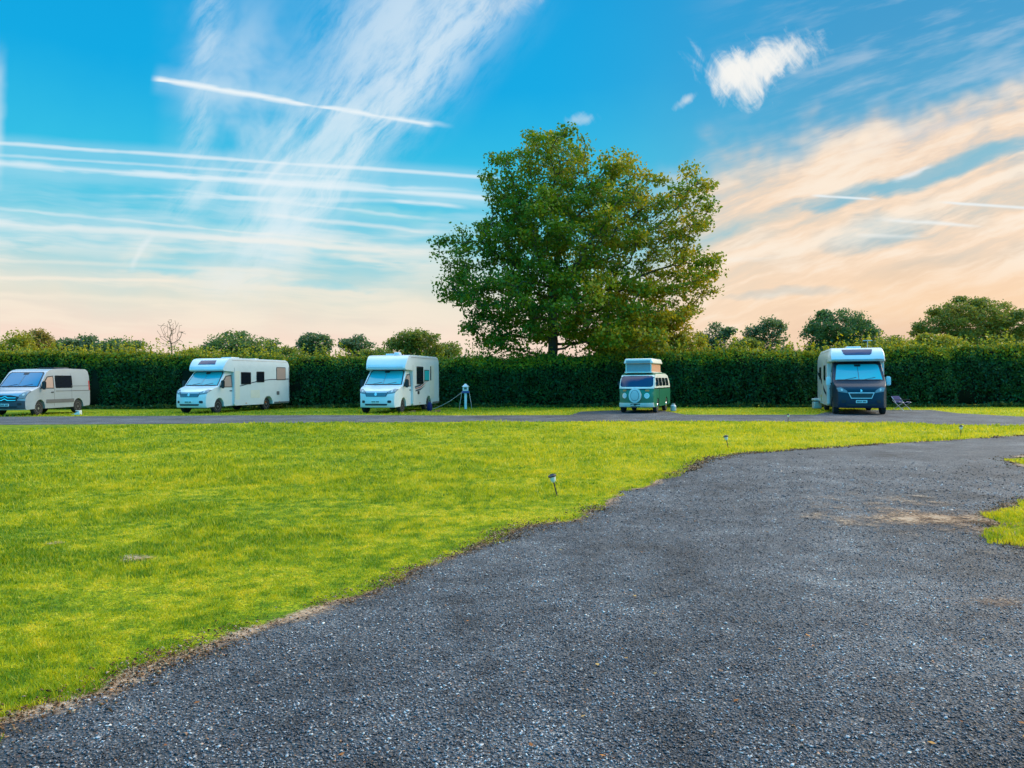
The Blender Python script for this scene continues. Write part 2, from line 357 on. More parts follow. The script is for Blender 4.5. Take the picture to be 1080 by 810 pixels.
def add_lathe(bm, prof, seg=24, axis='Z', at=(0, 0, 0)):
    """prof: list of (radius, height)"""
    rings = []
    for r, h in prof:
        ring = []
        for i in range(seg):
            a = 2 * math.pi * i / seg
            q = (r * math.cos(a), r * math.sin(a), h)
            if axis == 'Y': q = (q[0], h, q[1])
            if axis == 'X': q = (h, q[0], q[1])
            ring.append(bm.verts.new(Vector(q) + Vector(at)))
        rings.append(ring)
    for a, b in zip(rings[:-1], rings[1:]):
        for i in range(seg): bm.faces.new((a[i], a[(i + 1) % seg], b[(i + 1) % seg], b[i]))
    bm.faces.new(rings[0]); bm.faces.new(rings[-1])
def inside(x, y, poly):
    c = np.zeros(x.shape, bool); j = len(poly) - 1
    for i in range(len(poly)):
        xi, yi = poly[i]; xj, yj = poly[j]
        if yi != yj:
            k = ((yi > y) != (yj > y)) & (x < (xj - xi) * (y - yi) / (yj - yi) + xi); c ^= k
        j = i
    return c
def vnoise(x, y, s, seed=0):
    g = np.random.default_rng(seed).random((257, 257)); a = x / s; b = y / s
    i = np.floor(a).astype(int); j = np.floor(b).astype(int); fx = a - i; fy = b - j
    fx = fx * fx * (3 - 2 * fx); fy = fy * fy * (3 - 2 * fy); i %= 256; j %= 256
    return (g[i, j] * (1 - fx) + g[i + 1, j] * fx) * (1 - fy) + (g[i, j + 1] * (1 - fx) + g[i + 1, j + 1] * fx) * fy
def wiggle(poly, amp, step=.35, seed=1):
    """resample an open line and make it ragged"""
    out = []; rg = np.random.default_rng(seed)
    for (a, b) in zip(poly[:-1], poly[1:]):
        a = np.array(a, float); b = np.array(b, float); L = np.linalg.norm(b - a); d = math.hypot(*((a + b) / 2))
        k = max(1, int(L / (step * max(.5, d / 9))));
        nrm = np.array([-(b - a)[1], (b - a)[0]]) / max(L, 1e-6)
        for t in range(k):
            out.append(tuple(a + (b - a) * t / k + nrm * rg.normal() * amp * (1 if t or out else 0)))
    out.append(tuple(poly[-1])); return out
def poly_sheet(name, poly, z, mat, **kw):
    bm = bmesh.new(); vs = [bm.verts.new((x, y, z)) for x, y in poly]
    f = bm.faces.new(vs); bmesh.ops.triangulate(bm, faces=[f])
    for f in bm.faces:
        if f.normal.z < 0: f.normal_flip()
    me = bpy.data.meshes.new(name); bm.to_mesh(me); bm.free(); me.materials.append(mat)
    o = bpy.data.objects.new(name, me); return link(o, None, **kw)

# ------------------------------------------------------------------ ground, driveway, road
M_ground = mat_ground(); M_gravel = mat_gravel('driveway_gravel'); M_road = mat_gravel('road_gravel', (.05, .065, .08, 1), (.25, .28, .31, 1))
M_dirt = mat_dirt(); M_blade = mat_grass_blades(); M_stone = mat_stones()
bm = bmesh.new(); s = 1500
vs = [bm.verts.new(p) for p in ((-s, -s, 0), (s, -s, 0), (s, s, 0), (-s, s, 0))]; bm.faces.new(vs)
bm_obj('ground', bm, M_ground, smooth=0, kind='structure')

edge_px = [(-60, 800), (0, 768), (50, 747), (100, 728), (150, 710), (200, 688), (250, 672), (300, 655), (350, 637), (400, 619), (450, 596),
           (500, 577), (545, 561), (590, 549), (635, 534), (660, 519), (700, 507), (725, 494), (745, 484), (780, 478.5), (850, 474), (925, 469), (1000, 464.5), (1080, 459.5), (1160, 456)]
edge = wiggle([G(*p) for p in edge_px], .06, .3)
e0 = edge[0]; near = (-8., -3.)
road_front = [G(p[0], p[1]) for p in [(-40, 448.3), (150, 447.3), (300, 446.3), (480, 445.3), (640, 444.6), (800, 444.6), (930, 446.5), (1000, 448), (1080, 449.6), (1160, 452)]]
road_back = [G(p[0], p[1]) for p in [(-40, 440.0), (95, 439.2), (250, 438.4), (330, 438.0), (480, 438.4), (600, 438.0), (612, 434.2), (648, 433.0), (700, 433.2), (722, 437.6),
                                     (860, 437.6), (872, 434.6), (900, 432.6), (985, 432.6), (1010, 436), (1080, 439.8), (1160, 441)]]
rf = [(-70, road_front[0][1])] + road_front; rb = [(-70, road_back[0][1])] + road_back
rf = wiggle(rf, .05, .6, 3); rb = wiggle(rb, .05, .6, 4)
right_x = 60.
driveway = [near] + edge + [(right_x, edge[-1][1] + 6), (right_x, -12), (-8, -12)]
poly_sheet('driveway', driveway, .005, M_gravel, kind='structure')
road = rf + [(right_x, rf[-1][1]), (right_x, rb[-1][1])] + rb[::-1]
poly_sheet('road', road, .009, M_road, kind='structure')
isle_a = [G(p[0] + 8, p[1]) for p in [(1050, 486), (1080, 479.5), (1160, 475), (1300, 476), (1300, 492), (1160, 499), (1085, 496)]]
isle_b = [G(p[0] + 14, p[1]) for p in [(1031, 548), (1036, 537), (1055, 531), (1080, 528), (1160, 522), (1330, 535), (1400, 590), (1250, 612), (1140, 596), (1080, 582), (1045, 572), (1033, 560)]]
def closed(p, amp, seed): q = wiggle(p + [p[0]], amp, .3, seed); return q[:-1]
isle_a = closed(isle_a, .03, 5); isle_b = closed(isle_b, .03, 6)
poly_sheet('grass_verge', isle_a, .013, M_ground, kind='structure')
poly_sheet('grass_verge', isle_b, .013, M_ground, kind='structure')

def dirt_strip(line, wl, wr, z, closed_=False):
    P = np.array(line); T = np.gradient(P, axis=0); T /= np.linalg.norm(T, axis=1)[:, None] + 1e-9; N = np.stack([-T[:, 1], T[:, 0]], 1)
    offs = np.array([-1, -.5, 0, .5, 1]); V = []; A = []
    for o in offs:
        w_ = wl if o > 0 else wr
        q = P + N * o * w_; V.append(np.c_[q, np.full(len(q), z)]); A.append(np.full(len(q), abs(o) * 1.5))
    n_ = len(P); V = np.concatenate(V); A = np.concatenate(A); Fc = []
    for k in range(4):
        for i in range(n_ - 1): Fc.append((k * n_ + i, k * n_ + i + 1, (k + 1) * n_ + i + 1, (k + 1) * n_ + i))
    return V, np.array(Fc), A
V, Fc, A = dirt_strip(edge, .18, .30, .0075); np_mesh('dirt_edge', V, Fc[:, ::-1], M_dirt, A, kind='structure')
V, Fc, A = dirt_strip(isle_b + isle_b[:1], .35, .35, .0165); np_mesh('dirt_edge', V, Fc, M_dirt, A, kind='structure')
V, Fc, A = dirt_strip(isle_a + isle_a[:1], .3, .3, .0165); np_mesh('dirt_edge', V, Fc, M_dirt, A, kind='structure')
def blob(name, px, py, rx, ry, z, kmul=1.):
    cx, cy = G(px, py); V = []; A = []; Fc = []; nr, ns_ = 6, 28
    for i in range(nr + 1):
        for j in range(ns_):
            a_ = 2 * math.pi * j / ns_; V.append((cx + rx * i / nr * math.cos(a_), cy + ry * i / nr * math.sin(a_), z)); A.append(1.5 * kmul * i / nr)
    for i in range(nr):
        for j in range(ns_): Fc.append((i * ns_ + j, (i + 1) * ns_ + j, (i + 1) * ns_ + (j + 1) % ns_, i * ns_ + (j + 1) % ns_))
    np_mesh(name, np.array(V), np.array(Fc), M_dirt, np.array(A), kind='structure')
blob('dirt_patch', 995, 548, 2.6, 2.6, .0190, .82); blob('dirt_patch', 1050, 640, 1.2, .9, .0205, 1.3)
blob('bare_patch', 150, 591, .50, .34, .016, 1.0); blob('bare_patch', 58, 574, .2, .2, .0175, 1.)

# ------------------------------------------------------------------ grass blades
lawn = [(-70, rf[0][1])] + rf + [(48, rf[-1][1] - 1.5)] + edge[::-1] + [near, (-70, -3)]
verge = rb + [(60, rb[-1][1]), (60, 43), (-60, 47)]
def sample_polar(n_, r0, r1, amax=40, power=1.0):
    a = np.radians(rng.uniform(-amax, amax, n_)); t = rng.random(n_)
    r = np.exp(np.log(r0) + (np.log(r1) - np.log(r0)) * t ** power)
    return r * np.sin(a), r * np.cos(a), r
bare = np.array(G(150, 590))
def grass_on(name, polys, n_, r0, r1, hmul=1., label='', z0=0., amin=None):
    x, y, r = sample_polar(n_, r0, r1)
    if amin is not None:
        an = np.radians(rng.uniform(amin, 52, n_)); x, y = r * np.sin(an), r * np.cos(an)
    k = np.zeros(n_, bool)
    jx = (vnoise(x + 90, y + 90, .22, 51) - .5) * .34 + (vnoise(x + 90, y + 90, .9, 53) - .5) * .3; jy = (vnoise(x + 90, y + 90, .22, 52) - .5) * .34
    for p in polys: k |= inside(x + jx, y + jy, p)
    k &= np.hypot((x - bare[0]) / .36, (y - bare[1]) / .22) > .2 + .9 * rng.random(n_)
    x, y, r = x[k], y[k], r[k]; n_ = len(x)
    lush = vnoise(x + 50, y + 50, .55, 11) * .5 + vnoise(x + 50, y + 50, 1.9, 12) * .5
    k = rng.random(n_) < .45 + lush * .8; x, y, r, lush = x[k], y[k], r[k], lush[k]; n_ = len(x)
    h = (.010 + .046 * lush ** 1.7) * rng.uniform(.6, 1.35, n_) * (1 + np.clip(r - 6, 0, 20) * .03) * hmul
    w_ = .0018 * np.clip(r / 3.2, 1, 9) * rng.uniform(.7, 1.4, n_)
    th = rng.uniform(0, 2 * np.pi, n_); le = rng.uniform(.1, .9, n_) * h
    dx, dy = np.cos(th) * w_, np.sin(th) * w_; lt = rng.uniform(0, 2 * np.pi, n_); lx, ly = np.cos(lt) * le, np.sin(lt) * le
    base = np.stack([x, y, np.full(n_, z0)], 1); z = np.zeros(n_)
    v0 = base + np.stack([-dx, -dy, z], 1); v1 = base + np.stack([dx, dy, z], 1)
    v2 = base + np.stack([lx * .45 + dx * .7, ly * .45 + dy * .7, h * .65], 1); v3 = base + np.stack([lx * .45 - dx * .7, ly * .45 - dy * .7, h * .65], 1)
    v4 = base + np.stack([lx, ly, h], 1)
    V = np.stack([v0, v1, v2, v3, v4], 1).reshape(-1, 3); i = np.arange(n_) * 5
    Fq = np.concatenate([np.stack([i, i + 1, i + 2], 1), np.stack([i, i + 2, i + 3], 1), np.stack([i + 3, i + 2, i + 4], 1)])
    t = np.repeat(rng.random(n_) ** 2.2, 5)
    return np_mesh(name, V, Fq, M_blade, t, kind='stuff', label=label)
grass_on('grass', [lawn], 330000, 3.0, 13, 1., 'short bright green grass of the lawn')
grass_on('grass', [lawn], 150000, 12, 30, 1.45, 'short bright green grass of the lawn')
grass_on('grass', [isle_a, isle_b], 110000, 5.5, 17, 1.1, 'yellow-green grass beside the driveway', .013, 28)
grass_on('grass', [verge], 60000, 27, 46, 1.4, 'mown grass strip before the hedge')

# ------------------------------------------------------------------ loose stones
def stones(name, n_, r0, r1, size, poly, scatter=None, z0=.007, label='', mat=None):
    x, y, r = sample_polar(n_, r0, r1, 38)
    if scatter is not None: x, y, r = scatter
    k = inside(x, y, poly) & ~inside(x, y, isle_a) & ~inside(x, y, isle_b); x, y, r = x[k], y[k], r[k]; n_ = len(x)
    ed = np.full(n_, 9.)
    for q in np.array(edge + isle_b): ed = np.minimum(ed, np.hypot(x - q[0], y - q[1]))
    k = (scatter is not None) | (rng.random(n_) < np.clip(ed / .30 + vnoise(x + 30, y + 30, .4, 41) - .25, .25, 1) * np.clip((17 - r) / 8, 0, 1))
    x, y, r = x[k], y[k], r[k]; n_ = len(x)
    s_ = size * np.exp(np.clip(rng.normal(0, .38, n_), -1, .85)) * np.clip(r / 7, 1, 2)
    oc = np.array([(1, 0, 0), (0, 1, 0), (-1, 0, 0), (0, -1, 0), (0, 0, 1), (0, 0, -1)], float)
    P = oc[None] * rng.uniform(.55, 1.25, (n_, 6, 3)) + rng.normal(0, .18, (n_, 6, 3))
    P = P * np.stack([s_ * .62, s_ * .42, s_ * .30], 1)[:, None]
    a = rng.uniform(0, 6.28, n_); ca, sa = np.cos(a)[:, None], np.sin(a)[:, None]; ti = rng.normal(0, .35, n_)[:, None]
    X = P[..., 0] * ca - P[..., 1] * sa; Y = P[..., 0] * sa + P[..., 1] * ca; Z = P[..., 2] + X * np.sin(ti)
    V = np.stack([X + x[:, None], Y + y[:, None], Z + z0 + (s_ * .10)[:, None]], 2).reshape(-1, 3)
    f = np.array([(0, 1, 4), (1, 2, 4), (2, 3, 4), (3, 0, 4), (1, 0, 5), (2, 1, 5), (3, 2, 5), (0, 3, 5)])
    Fq = (f[None] + (np.arange(n_) * 6)[:, None, None]).reshape(-1, 3)
    return np_mesh(name, V, Fq, mat or M_stone, np.repeat(rng.random(n_), 6), kind='stuff', label=label)
stones('gravel', 215000, 2.3, 17, .0095, driveway, label='loose blue-grey gravel chippings on the driveway')
E_ = np.array(edge); ii = rng.integers(0, len(E_) - 1, 9000); tt = rng.random(9000)[:, None]
Q = E_[ii] * (1 - tt) + E_[ii + 1] * tt + rng.normal(0, .10, (9000, 2)); 
wide = [near] + [(px - .2, py + .25) for px, py in edge] + [(30, -5), (-8, -12)]

m, n, out = new_mat('soil_clods'); at = n.n('ShaderNodeAttribute', attribute_name='tint').outputs['Fac']
bsdf(n, out, n.ramp(at, [(0, (.03, .018, .010, 1)), (.4, (.10, .05, .022, 1)), (.7, (.24, .13, .06, 1)), (1, (.40, .30, .20, 1))]), .9, 0, .15); M_clod = m
everywhere = [(-99, -99), (99, -99), (99, 99), (-99, 99)]
for line, cnt, wd in ((edge, 26000, .11), (isle_b + isle_b[:1], 7000, .13), (isle_a + isle_a[:1], 2500, .13)):
    L_ = np.array(line); ii = rng.integers(0, len(L_) - 1, cnt); tt = rng.random(cnt)[:, None]; Q = L_[ii] * (1 - tt) + L_[ii + 1] * tt
    keep = vnoise(Q[:, 0] + 40, Q[:, 1] + 40, .5, 61) * .6 + vnoise(Q[:, 0] + 40, Q[:, 1] + 40, 1.7, 62) * .4 > rng.uniform(.3, .75, cnt); Q = Q[keep]
    Q = Q + rng.normal(0, wd, Q.shape) * (.5 + vnoise(Q[:, 0] + 40, Q[:, 1] + 40, .9, 63))[:, None]
    iso = isle_a, isle_b; sa_, sb_ = isle_a, isle_b; isle_a, isle_b = [(-99, -99)] * 3, [(-99, -99)] * 3
    stones('soil', len(Q), 2, 3, .011, everywhere, (Q[:, 0], Q[:, 1], np.hypot(Q[:, 0], Q[:, 1])), .014, 'brown soil crumbs along the ragged grass edge', M_clod); isle_a, isle_b = sa_, sb_
# fallen leaves on the gravel
x, y, r_ = sample_polar(110, 3, 20, 36); k = inside(x, y, driveway); x, y = x[k], y[k]; nl = len(x); an = rng.uniform(0, 6.28, nl); sl = rng.uniform(.008, .022, nl)
P_ = np.stack([np.stack([x + sl * np.cos(an + q) * w_, y + sl * np.sin(an + q) * w_, .016 + rng.random(nl) * .008], 1) for q, w_ in ((0, 1), (1.57, .55), (3.14, 1), (4.71, .55))], 1).reshape(-1, 3)
m, n, out = new_mat('dry_leaves'); at = n.n('ShaderNodeAttribute', attribute_name='tint').outputs['Fac']
bsdf(n, out, n.ramp(at, [(0, (.12, .04, .012, 1)), (.6, (.38, .14, .03, 1)), (1, (.45, .32, .10, 1))]), .7, 0, .2)
np_mesh('fallen_leaves', P_, np.arange(nl * 4).reshape(-1, 4), m, np.repeat(rng.random(nl), 4), kind='stuff', label='dry brown and orange leaves lying on the gravel')

# ------------------------------------------------------------------ foliage and trees
def leaf_verts(P, size, n_seed=0, flat=0., elong=1.5):
    n_ = len(P); nrm = rng.normal(0, 1, (n_, 3)); nrm[:, 2] += flat; nrm /= np.linalg.norm(nrm, axis=1)[:, None]
    t = rng.normal(0, 1, (n_, 3)); t -= nrm * (t * nrm).sum(1)[:, None]; t /= np.linalg.norm(t, axis=1)[:, None]
    b = np.cross(nrm, t); s_ = (size * np.exp(rng.normal(0, .25, n_)))[:, None]
    V = np.stack([P - t * s_ * elong / 2, P + b * s_ * .45 + t * s_ * .1, P + t * s_ * elong / 2, P - b * s_ * .45 + t * s_ * .1], 1).reshape(-1, 3)
    Fq = np.arange(n_ * 4).reshape(-1, 4); return V, Fq
def grow(att, base, top, step, di, dk, iters=160):
    """space colonisation: a trunk from base to top, then branches that reach for the crown points"""
    base, top = np.array(base, float), np.array(top, float); k = max(2, int(np.linalg.norm(top - base) / step))
    N = [base + (top - base) * i / k + np.array([math.sin(i * .9) * .05, math.cos(i * .7) * .05, 0]) * min(1, i) for i in range(k + 1)]
    Pn = [-1] + list(range(k)); A = att.copy()
    near_i = None
    for it in range(iters):
        arr = np.array(N)
        if len(A) == 0: break
        d = np.linalg.norm(A[:, None, :] - arr[None], axis=2) if it == 0 else None
        if it == 0: best = d.argmin(1); bd = d.min(1)
        else:
            dn = np.linalg.norm(A[:, None, :] - arr[old:][None], axis=2)
            if dn.shape[1]:
                j = dn.argmin(1); m_ = dn.min(1); u_ = m_ < bd; best = np.where(u_, j + old, best); bd = np.where(u_, m_, bd)
        old = len(N); act = bd < di
        if not act.any(): di *= 1.4; continue
        for i in np.unique(best[act]):
            dirs = A[act & (best == i)] - arr[i]; dirs /= np.linalg.norm(dirs, axis=1)[:, None] + 1e-9
            v = dirs.mean(0) + rng.normal(0, .12, 3); L = np.linalg.norm(v)
            if L < 1e-3: continue
            v = v / L; q = arr[i] + v * step
            N.append(q); Pn.append(int(i))
        keep = bd > dk; A = A[keep]; best = best[keep]; bd = bd[keep]
        if len(N) == old: break
        if len(N) > 9000: break
    return np.array(N), np.array(Pn)
def tubes(N, Pn, r_tip, expo=2.3, rmax=None, sides=5):
    n_ = len(N); w_ = np.zeros(n_); ch = np.bincount(Pn[Pn >= 0], minlength=n_)
    for i in range(n_ - 1, 0, -1):
        if ch[i] == 0: w_[i] = r_tip ** expo
        w_[Pn[i]] += w_[i]
    rad = w_ ** (1 / expo)
    if rmax: rad *= 1; rad = np.minimum(rad, rmax)
    V, Fc = [], []
    for i in range(1, n_):
        p = Pn[i]; a, b = N[p], N[i]; d = b - a; L = np.linalg.norm(d)
        if L < 1e-6: continue
        d /= L; h_ = np.array([0, 0, 1.]) if abs(d[2]) < .9 else np.array([1., 0, 0]); e1 = np.cross(d, h_); e1 /= np.linalg.norm(e1); e2 = np.cross(d, e1)
        r0 = min(rad[p], rad[i] * 1.6); r1 = rad[i]; o = len(V); sd_ = sides if rad[i] < .08 else 9
        for q, r_ in ((a - d * r0 * .2, r0), (b + d * r1 * .2, r1)):
            for k in range(sd_):
                an = 2 * math.pi * k / sd_; V.append(q + (e1 * math.cos(an) + e2 * math.sin(an)) * r_)
        for k in range(sd_): Fc.append((o + k, o + (k + 1) % sd_, o + sd_ + (k + 1) % sd_, o + sd_ + k))
    return np.array(V), np.array(Fc), rad
def ell_points(ells, n_, shell=.0):
    """random points in a union of ellipsoids (cx,cy,cz,rx,ry,rz)"""
    vol = np.array([e[3] * e[4] * e[5] for e in ells]); k = rng.choice(len(ells), n_, p=vol / vol.sum()); E = np.array(ells)[k]
    d = rng.normal(0, 1, (n_, 3)); d /= np.linalg.norm(d, axis=1)[:, None]; rr = (shell + (1 - shell) * rng.random(n_)) ** (1 / 2.2)
    return E[:, :3] + d * rr[:, None] * E[:, 3:]
def make_tree(name, ells, base, top, leafm, barkm, natt, nleaf, lsize, label, cat='tree', group=None, step=.5, clump=.45, rtip=.02, rmax=.5, di=6, dk=.8, shell=.1, tintf=None):
    global rng
    rng = np.random.default_rng(abs(int(ells[0][0] * 100)) + 11)
    root = empty(name, base, 0, label, cat, group)
    att = ell_points(ells, natt, shell)
    N, Pn = grow(att, base, top, step, di, dk)
    V, Fc, rad = tubes(N, Pn, rtip, 2.25, rmax)
    b0 = np.array(base)
    np_mesh('trunk', V - b0, Fc, barkm, parent=root, smooth=True)
    if nleaf:
        fill = int(nleaf * .30) if group else 0
        ch = np.bincount(Pn[Pn >= 0], minlength=len(N)); tips = np.where((rad < rtip * 2.6) & (np.arange(len(N)) > 5))[0]
        # clumps of leaves round the twig ends, some twigs fuller than others
        wgt = rng.random(len(tips)) ** 1.3 + .06; wgt *= np.where(ch[tips] == 0, 1.6, .8); k = rng.choice(tips, nleaf, p=wgt / wgt.sum())
        ctint = rng.random(len(N)) * .45
        P = N[k] + np.clip(rng.normal(0, 1, (nleaf, 3)), -1.9, 1.9) * clump * np.array([1, 1, .62]); t = ctint[k] + rng.random(nleaf) * .35
        P[:, 2] = np.maximum(P[:, 2], .3)
        if fill:
            P[:fill] = ell_points(ells, fill, .35) + np.clip(rng.normal(0, 1, (fill, 3)), -1.5, 1.5) * clump * .55
            t[:fill] = vnoise(P[:fill, 0] + 200, P[:fill, 2] + 50, clump * 2.2, 71) * .55 + rng.random(fill) * .3
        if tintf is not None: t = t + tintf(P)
        V, Fq = leaf_verts(P, lsize, flat=.6)
        np_mesh('crown', V - b0, Fq, leafm, np.repeat(np.clip(t, 0, 1), 4), parent=root)
    return root
M_bark = mat_bark('bark'); M_barkfar = mat_bark('bark_far', (.05, .04, .035, 1), (.13, .10, .08, 1))
M_oak = leaf_mat('oak_leaves', [(.034, .125, .012, 1), (.115, .215, .010, 1), (.46, .34, .02, 1)])
OY = 45.0; sc = OY / F
def E_(px, py, rx, ry, ry_d=None, dy=0.): return ((px - 540) * sc, OY + dy, CAMZ + (hz(px) - py) * sc, rx * sc, (ry_d if ry_d else rx) * sc, ry * sc)
oak_ells = [E_(588, 170, 46, 34, 60), E_(545, 196, 36, 34, 40, -1), E_(650, 200, 38, 40, 55), E_(696, 262, 30, 34, 40, .5), E_(718, 222, 33, 44, 45, -.5), E_(726, 288, 34, 38, 50, .5),
            E_(600, 245, 95, 55, 90), E_(506, 264, 50, 34, 45), E_(492, 300, 30, 26, 40), E_(530, 310, 44, 30, 60, -1.5), E_(600, 320, 95, 48, 95), E_(672, 325, 56, 36, 80, 1),
            E_(515, 345, 38, 20, 45), E_(530, 362, 34, 15, 40, -.5), E_(655, 360, 48, 22, 70, -1), E_(700, 335, 36, 24, 55, 1)]
def oak_sun_tint(P): return np.clip((P[:, 0] - 2) / 8, -.5, 1) * .30 + np.where((P[:, 2] < 8) & (P[:, 0] > 4), .12, 0) + .10 * (P[:, 2] > 13)  # sunlit right side and top put into the leaf tint
tb = ((581 - 540) * sc, OY, 0)
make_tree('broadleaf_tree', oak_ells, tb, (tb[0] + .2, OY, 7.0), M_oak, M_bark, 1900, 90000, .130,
          'large spreading broadleaf tree rising above the hedge behind the green camper van', step=.40, clump=.30, rtip=.022, rmax=.46, di=5, dk=.66, tintf=oak_sun_tint)

# the hedge
HL = [(-60, 44.6), (-26, 44.6), (-11, 44.3), (4, 42.8), (14, 41.3), (20, 40.6), (40, 39.6), (60, 39.2)]
hx = np.array([p[0] for p in HL]); hy = np.array([p[1] for p in HL])
def hedge_y(x): return np.interp(x, hx, hy)
hpx = [(-60, 373), (0, 373), (60, 372), (130, 374), (200, 377), (340, 377), (480, 380), (560, 380), (700, 374), (760, 372), (860, 371), (940, 370), (1000, 366), (1080, 365), (1150, 365)]
hxx, hhh = [], []
for px, py in hpx:
    X = (px - 540) * 43 / F; hxx.append(X); hhh.append(H(px, py, hedge_y((px - 540) * 43 / F)))
def hedge_h(x): return np.interp(x, hxx, hhh) + (vnoise(x + 99, x * 0 + 3, 1.3, 5) - .5) * .30 + (vnoise(x + 99, x * 0 + 3, 5., 6) - .5) * .25
M_hedge = leaf_mat('hedge_leaves', [(.016, .070, .028, 1), (.055, .165, .034, 1), (.52, .42, .015, 1)], .35, .5, .18)
hr = empty('hedge', (0, 43, 0), 0, 'long clipped green hedge with yellow-green shoots on top running behind all the parked vehicles', 'hedge')
n_ = 95000; X = rng.uniform(-34, 34, n_); hh = hedge_h(X); front_ = rng.random(n_)
zz = rng.random(n_) ** .85 * hh
bul = (vnoise(X + 80, zz * .6 + 20, .45, 21) - .5) * .46 + (vnoise(X + 80, zz * .5 + 20, 1.9, 22) - .5) * .40
dep = rng.exponential(.10, n_) - .1 + bul + np.clip(zz / hh - .9, 0, 1) * 2.2
P1 = np.stack([X, hedge_y(X) + dep, zz], 1); t1 = rng.random(n_) ** 1.4 * .52 + (vnoise(X + 80, zz + 20, .8, 23) - .5) * .28 + (vnoise(X + 80, zz + 20, 3.5, 24) - .5) * .22 + np.clip((zz / hh - .70) / .22, 0, 1) * rng.uniform(.25, .85, n_)
n2 = 26000; X2 = rng.uniform(-34, 34, n2); P2 = np.stack([X2, hedge_y(X2) + rng.uniform(.05, 1.5, n2), hedge_h(X2) + rng.normal(0, .06, n2)], 1); t2 = rng.uniform(.35, .95, n2)
# upright shoots
ns = 2300; SX = rng.uniform(-34, 34, ns); SY = hedge_y(SX) + rng.uniform(.0, 1.4, ns); SH = (.12 + rng.random(ns) ** 2.8 * .85) * (.6 + vnoise(SX + 60, SX * 0, 1.6, 8) * .9)
q = rng.integers(0, ns, 30000); tt = rng.random(30000); P3 = np.stack([SX[q] + rng.normal(0, .035, 30000), SY[q] + rng.normal(0, .035, 30000), hedge_h(SX[q]) - .15 + tt * (SH[q] + .15)], 1)
t3 = np.clip(.55 + rng.random(30000) * .45, 0, 1)
P = np.concatenate([P1, P2, P3]) - np.array([0, 43, 0]); T = np.clip(np.concatenate([t1, t2, t3]), 0, 1)
V, Fq = leaf_verts(P, .085, elong=1.5); np_mesh('foliage', V, Fq, M_hedge, np.repeat(T, 4), parent=hr)
# dark woody inside of the hedge
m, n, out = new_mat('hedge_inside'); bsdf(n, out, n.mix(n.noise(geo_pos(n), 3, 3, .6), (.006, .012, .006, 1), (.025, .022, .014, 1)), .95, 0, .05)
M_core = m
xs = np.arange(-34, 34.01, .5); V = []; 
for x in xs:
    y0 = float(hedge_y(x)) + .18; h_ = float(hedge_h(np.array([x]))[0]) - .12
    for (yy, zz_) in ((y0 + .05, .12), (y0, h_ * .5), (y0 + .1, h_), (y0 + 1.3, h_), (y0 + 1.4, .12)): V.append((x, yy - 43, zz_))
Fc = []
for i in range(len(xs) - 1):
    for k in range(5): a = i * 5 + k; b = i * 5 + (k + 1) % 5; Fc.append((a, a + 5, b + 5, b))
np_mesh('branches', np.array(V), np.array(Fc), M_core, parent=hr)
# weeds along the foot of the hedge
nw = 9000; X = rng.uniform(-30, 34, nw); h_ = .08 + .32 * vnoise(X + 70, X * 0 + 2, 1.1, 31) ** 2
P = np.stack([X, hedge_y(X) - rng.uniform(0, .35, nw), rng.random(nw) * h_ + .02], 1); V, Fq = leaf_verts(P, .09, elong=2.2)
np_mesh('undergrowth', V, Fq, leaf_mat('weeds', [(.05, .09, .02, 1), (.12, .15, .03, 1), (.26, .22, .06, 1)]), np.repeat(rng.random(nw), 4), kind='stuff', label='low weeds growing along the foot of the hedge')

# trees beyond the hedge: crown px, py, rx, ry lists at a distance
def far_tree(name, Y, ells, stops, label, nleaf=5000, natt=160, lsize=None, group='trees beyond the hedge', trunk_px=None, holes=.1, dens=1.):
    s_ = Y / F; L = [((px - 540) * s_, Y, CAMZ + (hz(px) - py) * s_, rx * s_, rx * s_ * .8, ry * s_) for px, py, rx, ry in ells + [(px, py + ry * .9 + 6, rx * 1.05, ry * .8) for px, py, rx, ry in ells]]
    bx = L[0][0] if trunk_px is None else (trunk_px - 540) * s_
    stops = [tuple(min(.6, c * 2.0) for c in st_[:3]) + (1,) for st_ in stops]
    mt = leaf_mat(name + '_leaves', stops, .45, .12, .3)
    sp = max(L[0][3], 1.5)
    make_tree(name, L, (bx, Y, 0), (bx, Y, max(1.5, L[0][2] - L[0][5] * .7)), mt, M_barkfar, int(natt * 1.4), int(nleaf * 1.9), lsize or .0019 * Y, label,
              'tree', group, step=.028 * Y / 3.2, clump=.0042 * Y, rtip=.02 * Y / 80, rmax=.006 * Y, di=.3 * Y, dk=.014 * Y, shell=holes)
g1 = [(.035, .07, .03, 1), (.06, .10, .035, 1), (.13, .14, .04, 1)]
brown = [(.08, .07, .02, 1), (.15, .12, .03, 1), (.26, .16, .05, 1)]
blue = [(.035, .065, .04, 1), (.05, .085, .045, 1), (.09, .11, .04, 1)]
olive = [(.05, .075, .02, 1), (.09, .11, .022, 1), (.18, .15, .03, 1)]
yel = [(.08, .10, .015, 1), (.17, .16, .02, 1), (.30, .22, .03, 1)]
far_tree('yellowing_tree', 75, [(18, 366, 16, 18), (4, 372, 12, 12)], yel, 'yellow-green tree behind the hedge at the far left edge, left of the russet one', 5000)
far_tree('russet_tree', 78, [(38, 365, 16, 18)], brown, 'russet brown tree behind the hedge, touching a yellow-green one at the far left', 4500)
far_tree('broadleaf_tree', 105, [(82, 368, 22, 12), (92, 362, 12, 10), (62, 368, 14, 9)], blue, 'low dark blue-green tree between the russet tree and the rounded one', 6000)
far_tree('broadleaf_tree', 100, [(125, 368, 22, 11), (110, 370, 12, 8)], blue, 'rounded blue-green tree just left of the bare tree', 5000)
